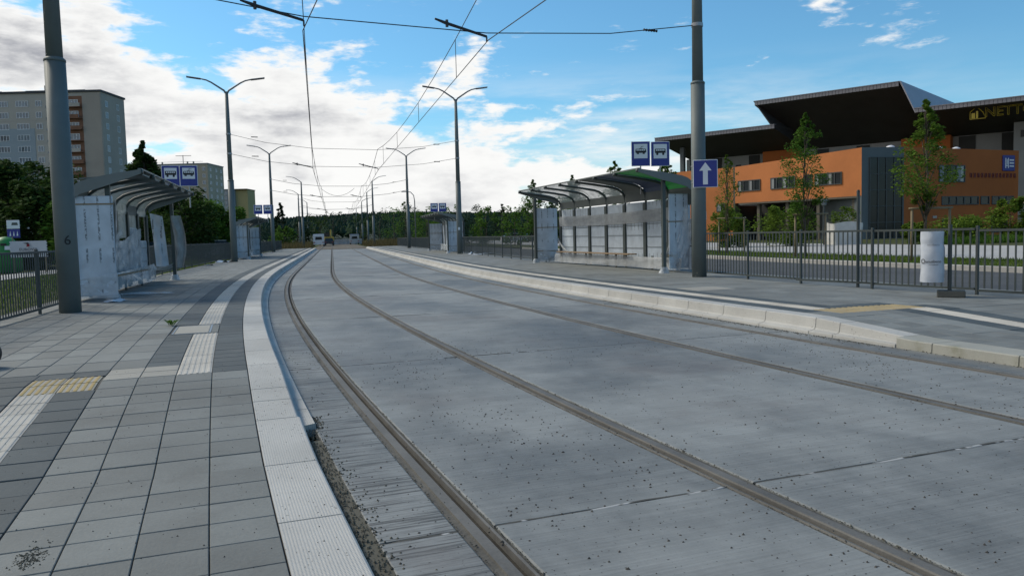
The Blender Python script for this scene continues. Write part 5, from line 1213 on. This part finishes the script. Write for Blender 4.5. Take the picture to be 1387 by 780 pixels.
for i in range(5):
    q, rz = on_face(GL1, RW1, 1.15+.30*i, .03, 7.7); b = MB(); b.box((-.07, 0, 0), (.05, .05, .26)); b.box((.05, 0, [.1, -.1, 0][i % 3]), (.188, .05, .05)); b.build('wall_letter', M_blk, ar, loc=q, rz=rz)
for a in (1.6, 8.2, 10.6):
    q, rz = on_face(GL1, RW1, a, -3, 8.75); b = MB(); b.tube([(0, 0, -.4), (0, 0, .05)], .22, 10); b.tube([(0, 0, .05), (0, 0, .16), (0, 0, .26)], [.42, .36, .12], 12); b.build('roof_vent', M_wht, ar, loc=q, rz=rz)
q, rz = on_face(GL1, RW1, 4.0, .03, 1.95); b = MB(); b.box((0, 0, 0), (.5, .05, .22)); b.build('door_plate', M_pane, ar, loc=q, rz=rz)
# lantern
o = thing('garden_lamp', 'small lantern post in front of the dark underpass of the arena', 'lamp', A(21.6, 54.5, .05))
MB().tube([(0, 0, 0), (0, 0, 2.7)], .05, 8).build('post', M_fence, o); MB().tube([(0, 0, 2.7), (0, 0, 2.75), (0, 0, 3.0)], [.10, .16, .2], 10).build('lantern', M_pane, o); MB().tube([(0, 0, 3.0), (0, 0, 3.05), (0, 0, 3.14)], [.34, .3, .06], 10).build('hat', M_fence, o)

# ================================================================== vehicles
M_tyre = surf('tyre', (.015, .015, .015), rough=.9, stain=.1, grain=0, bump=0)
M_lamp = surf('tail_lamp', (.25, .01, .01), rough=.3, stain=0, grain=0, bump=0)
def car(label, loc, rz, paint, van=False, group='parked cars behind the railings', nm='parked_car'):
    o = thing(nm, label, 'van' if van else 'car', loc, rz, group)
    L, W, H_ = (5.2, 1.95, 2.25) if van else (4.2, 1.72, 1.45)
    if van: side_ = [(-L/2, .35), (L/2-.1, .35), (L/2, .8), (L/2-.35, 1.1), (L/2-1.2, 2.15), (L/2-1.5, H_), (-L/2+.1, H_), (-L/2, 2.1)]
    else: side_ = [(-L/2, .35), (L/2-.1, .32), (L/2, .62), (L/2-.15, .80), (L/2-1.05, .93), (-L/2+.12, .95), (-L/2, .8)]
    b = MB(); b.prism([(x, z) for x, z in side_], W, 0, lambda x, z, h: (x, h-W/2, z)); b.build('body', paint, o)
    if not van:
        cab = [(L/2-1.05, .93), (L/2-1.65, 1.40), (-L/2+.85, H_), (-L/2+.15, .95)]
        b = MB(); b.add([(x, sy*(W/2-.03-(.16 if z > 1.2 else 0)), z) for sy in (-1, 1) for x, z in cab], [(0, 1, 5, 4), (1, 2, 6, 5), (2, 3, 7, 6), (3, 2, 1, 0), (4, 5, 6, 7)]); b.build('cabin_glass', M_dpane, o)
        b = MB(); b.box((-.28, 0, H_-.01), (1.55, W-.42, .05)); b.build('roof', paint, o)
    else:
        b = MB(); b.prism([(-.62, 1.2), (.62, 1.2), (.55, 1.75), (-.55, 1.75)], .02, 0, lambda x, z, h: (-L/2-.015+h, x, z)); b.build('rear_window', M_dpane, o)
        for sy in (-1, 1): b = MB(); b.box((1.35, sy*(W/2+.004), 1.5), (.9, .02, .55)); b.build('side_window', M_dpane, o)
    for x in (-L*.31, L*.31):
        for sy in (-1, 1): b = MB(); b.tube([(x, sy*(W/2-.20), .32), (x, sy*(W/2+.01), .32)], .32, 14); wq = b.build('wheel', M_tyre, o); b = MB(); b.tube([(x, sy*(W/2+.011), .32), (x, sy*(W/2+.02), .32)], .19, 10); b.build('rim', M_steel, wq)
    for sy in (-1, 1): b = MB(); b.box((-L/2-.005, sy*(W/2-.2), .72), (.03, .26, .16)); b.build('tail_light', M_lamp, o)
    for sy in (-1, 1): b = MB(); b.box((L/2-.05, sy*(W/2-.28), .68), (.08, .32, .13)); b.build('headlight', M_wht, o)
    return o
Pw = surf('car_white', (.62, .63, .65), rough=.25, stain=0, grain=0, bump=0); Pd = surf('car_dark', (.03, .032, .04), rough=.25, stain=0, grain=0, bump=0); Ps = surf('car_silver', (.32, .33, .35), rough=.3, metal=.4, stain=0, grain=0, bump=0); Pr = surf('car_red', (.22, .02, .02), rough=.3, stain=0, grain=0, bump=0)
car('white car parked under the trees behind the left railing, left of the lamp pole', A(-27.9, 70, -.02), .3, Pw)
car('dark car parked under the trees behind the left railing, beside the white car', A(-31.5, 71.5, -.02), .2, Pd)
car('silver car parked farthest left under the trees behind the left railing', A(-24.4, 66, -.02), .35, Ps)
car('white car parked among the trees beyond the right railing', A(0.6, 124, .0), .1, Pw)
car('dark car parked among the trees beyond the right railing, behind the shelter end', A(4.2, 128, .0), .15, Pd)
car('white van standing left of the unfinished track in the distance', P(150, -1.6, 0), math.pi/2, Pw, True, 'vehicles at the far building site', 'work_van')
car('silver van standing right of the unfinished track in the distance', P(178, 5.6, 0), math.pi/2, Ps, True, 'vehicles at the far building site', 'work_van')
car('dark car standing on the unfinished left track in the distance', P(158, .2, 0), math.pi/2, Pd, False, 'vehicles at the far building site')
# little yellow excavator behind the dark car
M_yp = surf('machine_yellow', (.40, .27, .03), rough=.5, stain=.15, grain=.05, bump=0)
o = thing('excavator', 'small yellow excavator on the unfinished track behind the dark car', 'excavator', P(172, .2, 0), math.pi/2)
for y in (-.8, .8): b = MB(); b.prism([(-1.3, .1), (1.3, .1), (1.6, .45), (1.3, .8), (-1.3, .8), (-1.6, .45)], .4, 0, lambda x, z, h: (x, y-.2+h, z)); b.build('crawler', M_tyre, o)
b = MB(); b.bev((-.3, 0, 1.3), (2.4, 2.0, .9), .1); b.build('body', M_yp, o); b = MB(); b.bev((.5, .45, 2.2), (1.1, 1.0, .95), .08); b.build('cab', M_dpane, o)
b = MB(); b.tube([(.6, -.4, 1.5), (2.0, -.4, 3.2), (3.2, -.4, 2.6)], [.22, .2, .14], 6); bo = b.build('boom', M_yp, o); b = MB(); b.tube([(3.2, -.4, 2.6), (3.5, -.4, 1.2)], .12, 6); b.build('dipper', M_yp, bo); MB().box((3.4, -.4, .9), (.6, .9, .6), taper=.7).build('bucket', M_tyre, bo)
bm = MB().prism([(-.30, 0), (.30, 0), (.22, .25), (.10, .45), (.08, .95), (-.08, .95), (-.10, .45), (-.22, .25)], 1.9, 0, lambda x, z, h: (h-.95, x, z)).mesh('barrier', M_conc)
for i in range(8):
    bo = link('barrier', bm, None, P(186+i*.4, -.2+i*.98*1.0+.9, .0)); bo.scale = (.5, 1, 1.25)
    tag(bo, 'pale concrete barrier, %s in the row closing the track in the distance' % ordl(i, 8), 'barrier', 'concrete barriers across the far track')
# street lamp far right with curved arm
o = thing('street_lamp', 'slim distant street lamp with a curved arm left of the distant right shelter', 'street lamp', P(107, 11.9, 0), 0)
MB().tube([(0, 0, 0), (0, 0, 6.2), (-.1, 0, 6.9), (-.5, 0, 7.35), (-1.1, 0, 7.45)], [.09, .07, .06, .05, .05], 7).build('post', M_arm, o, True)
MB().bev((-1.4, 0, 7.44), (.7, .22, .12), .03).build('lamp_head', M_arm, o)
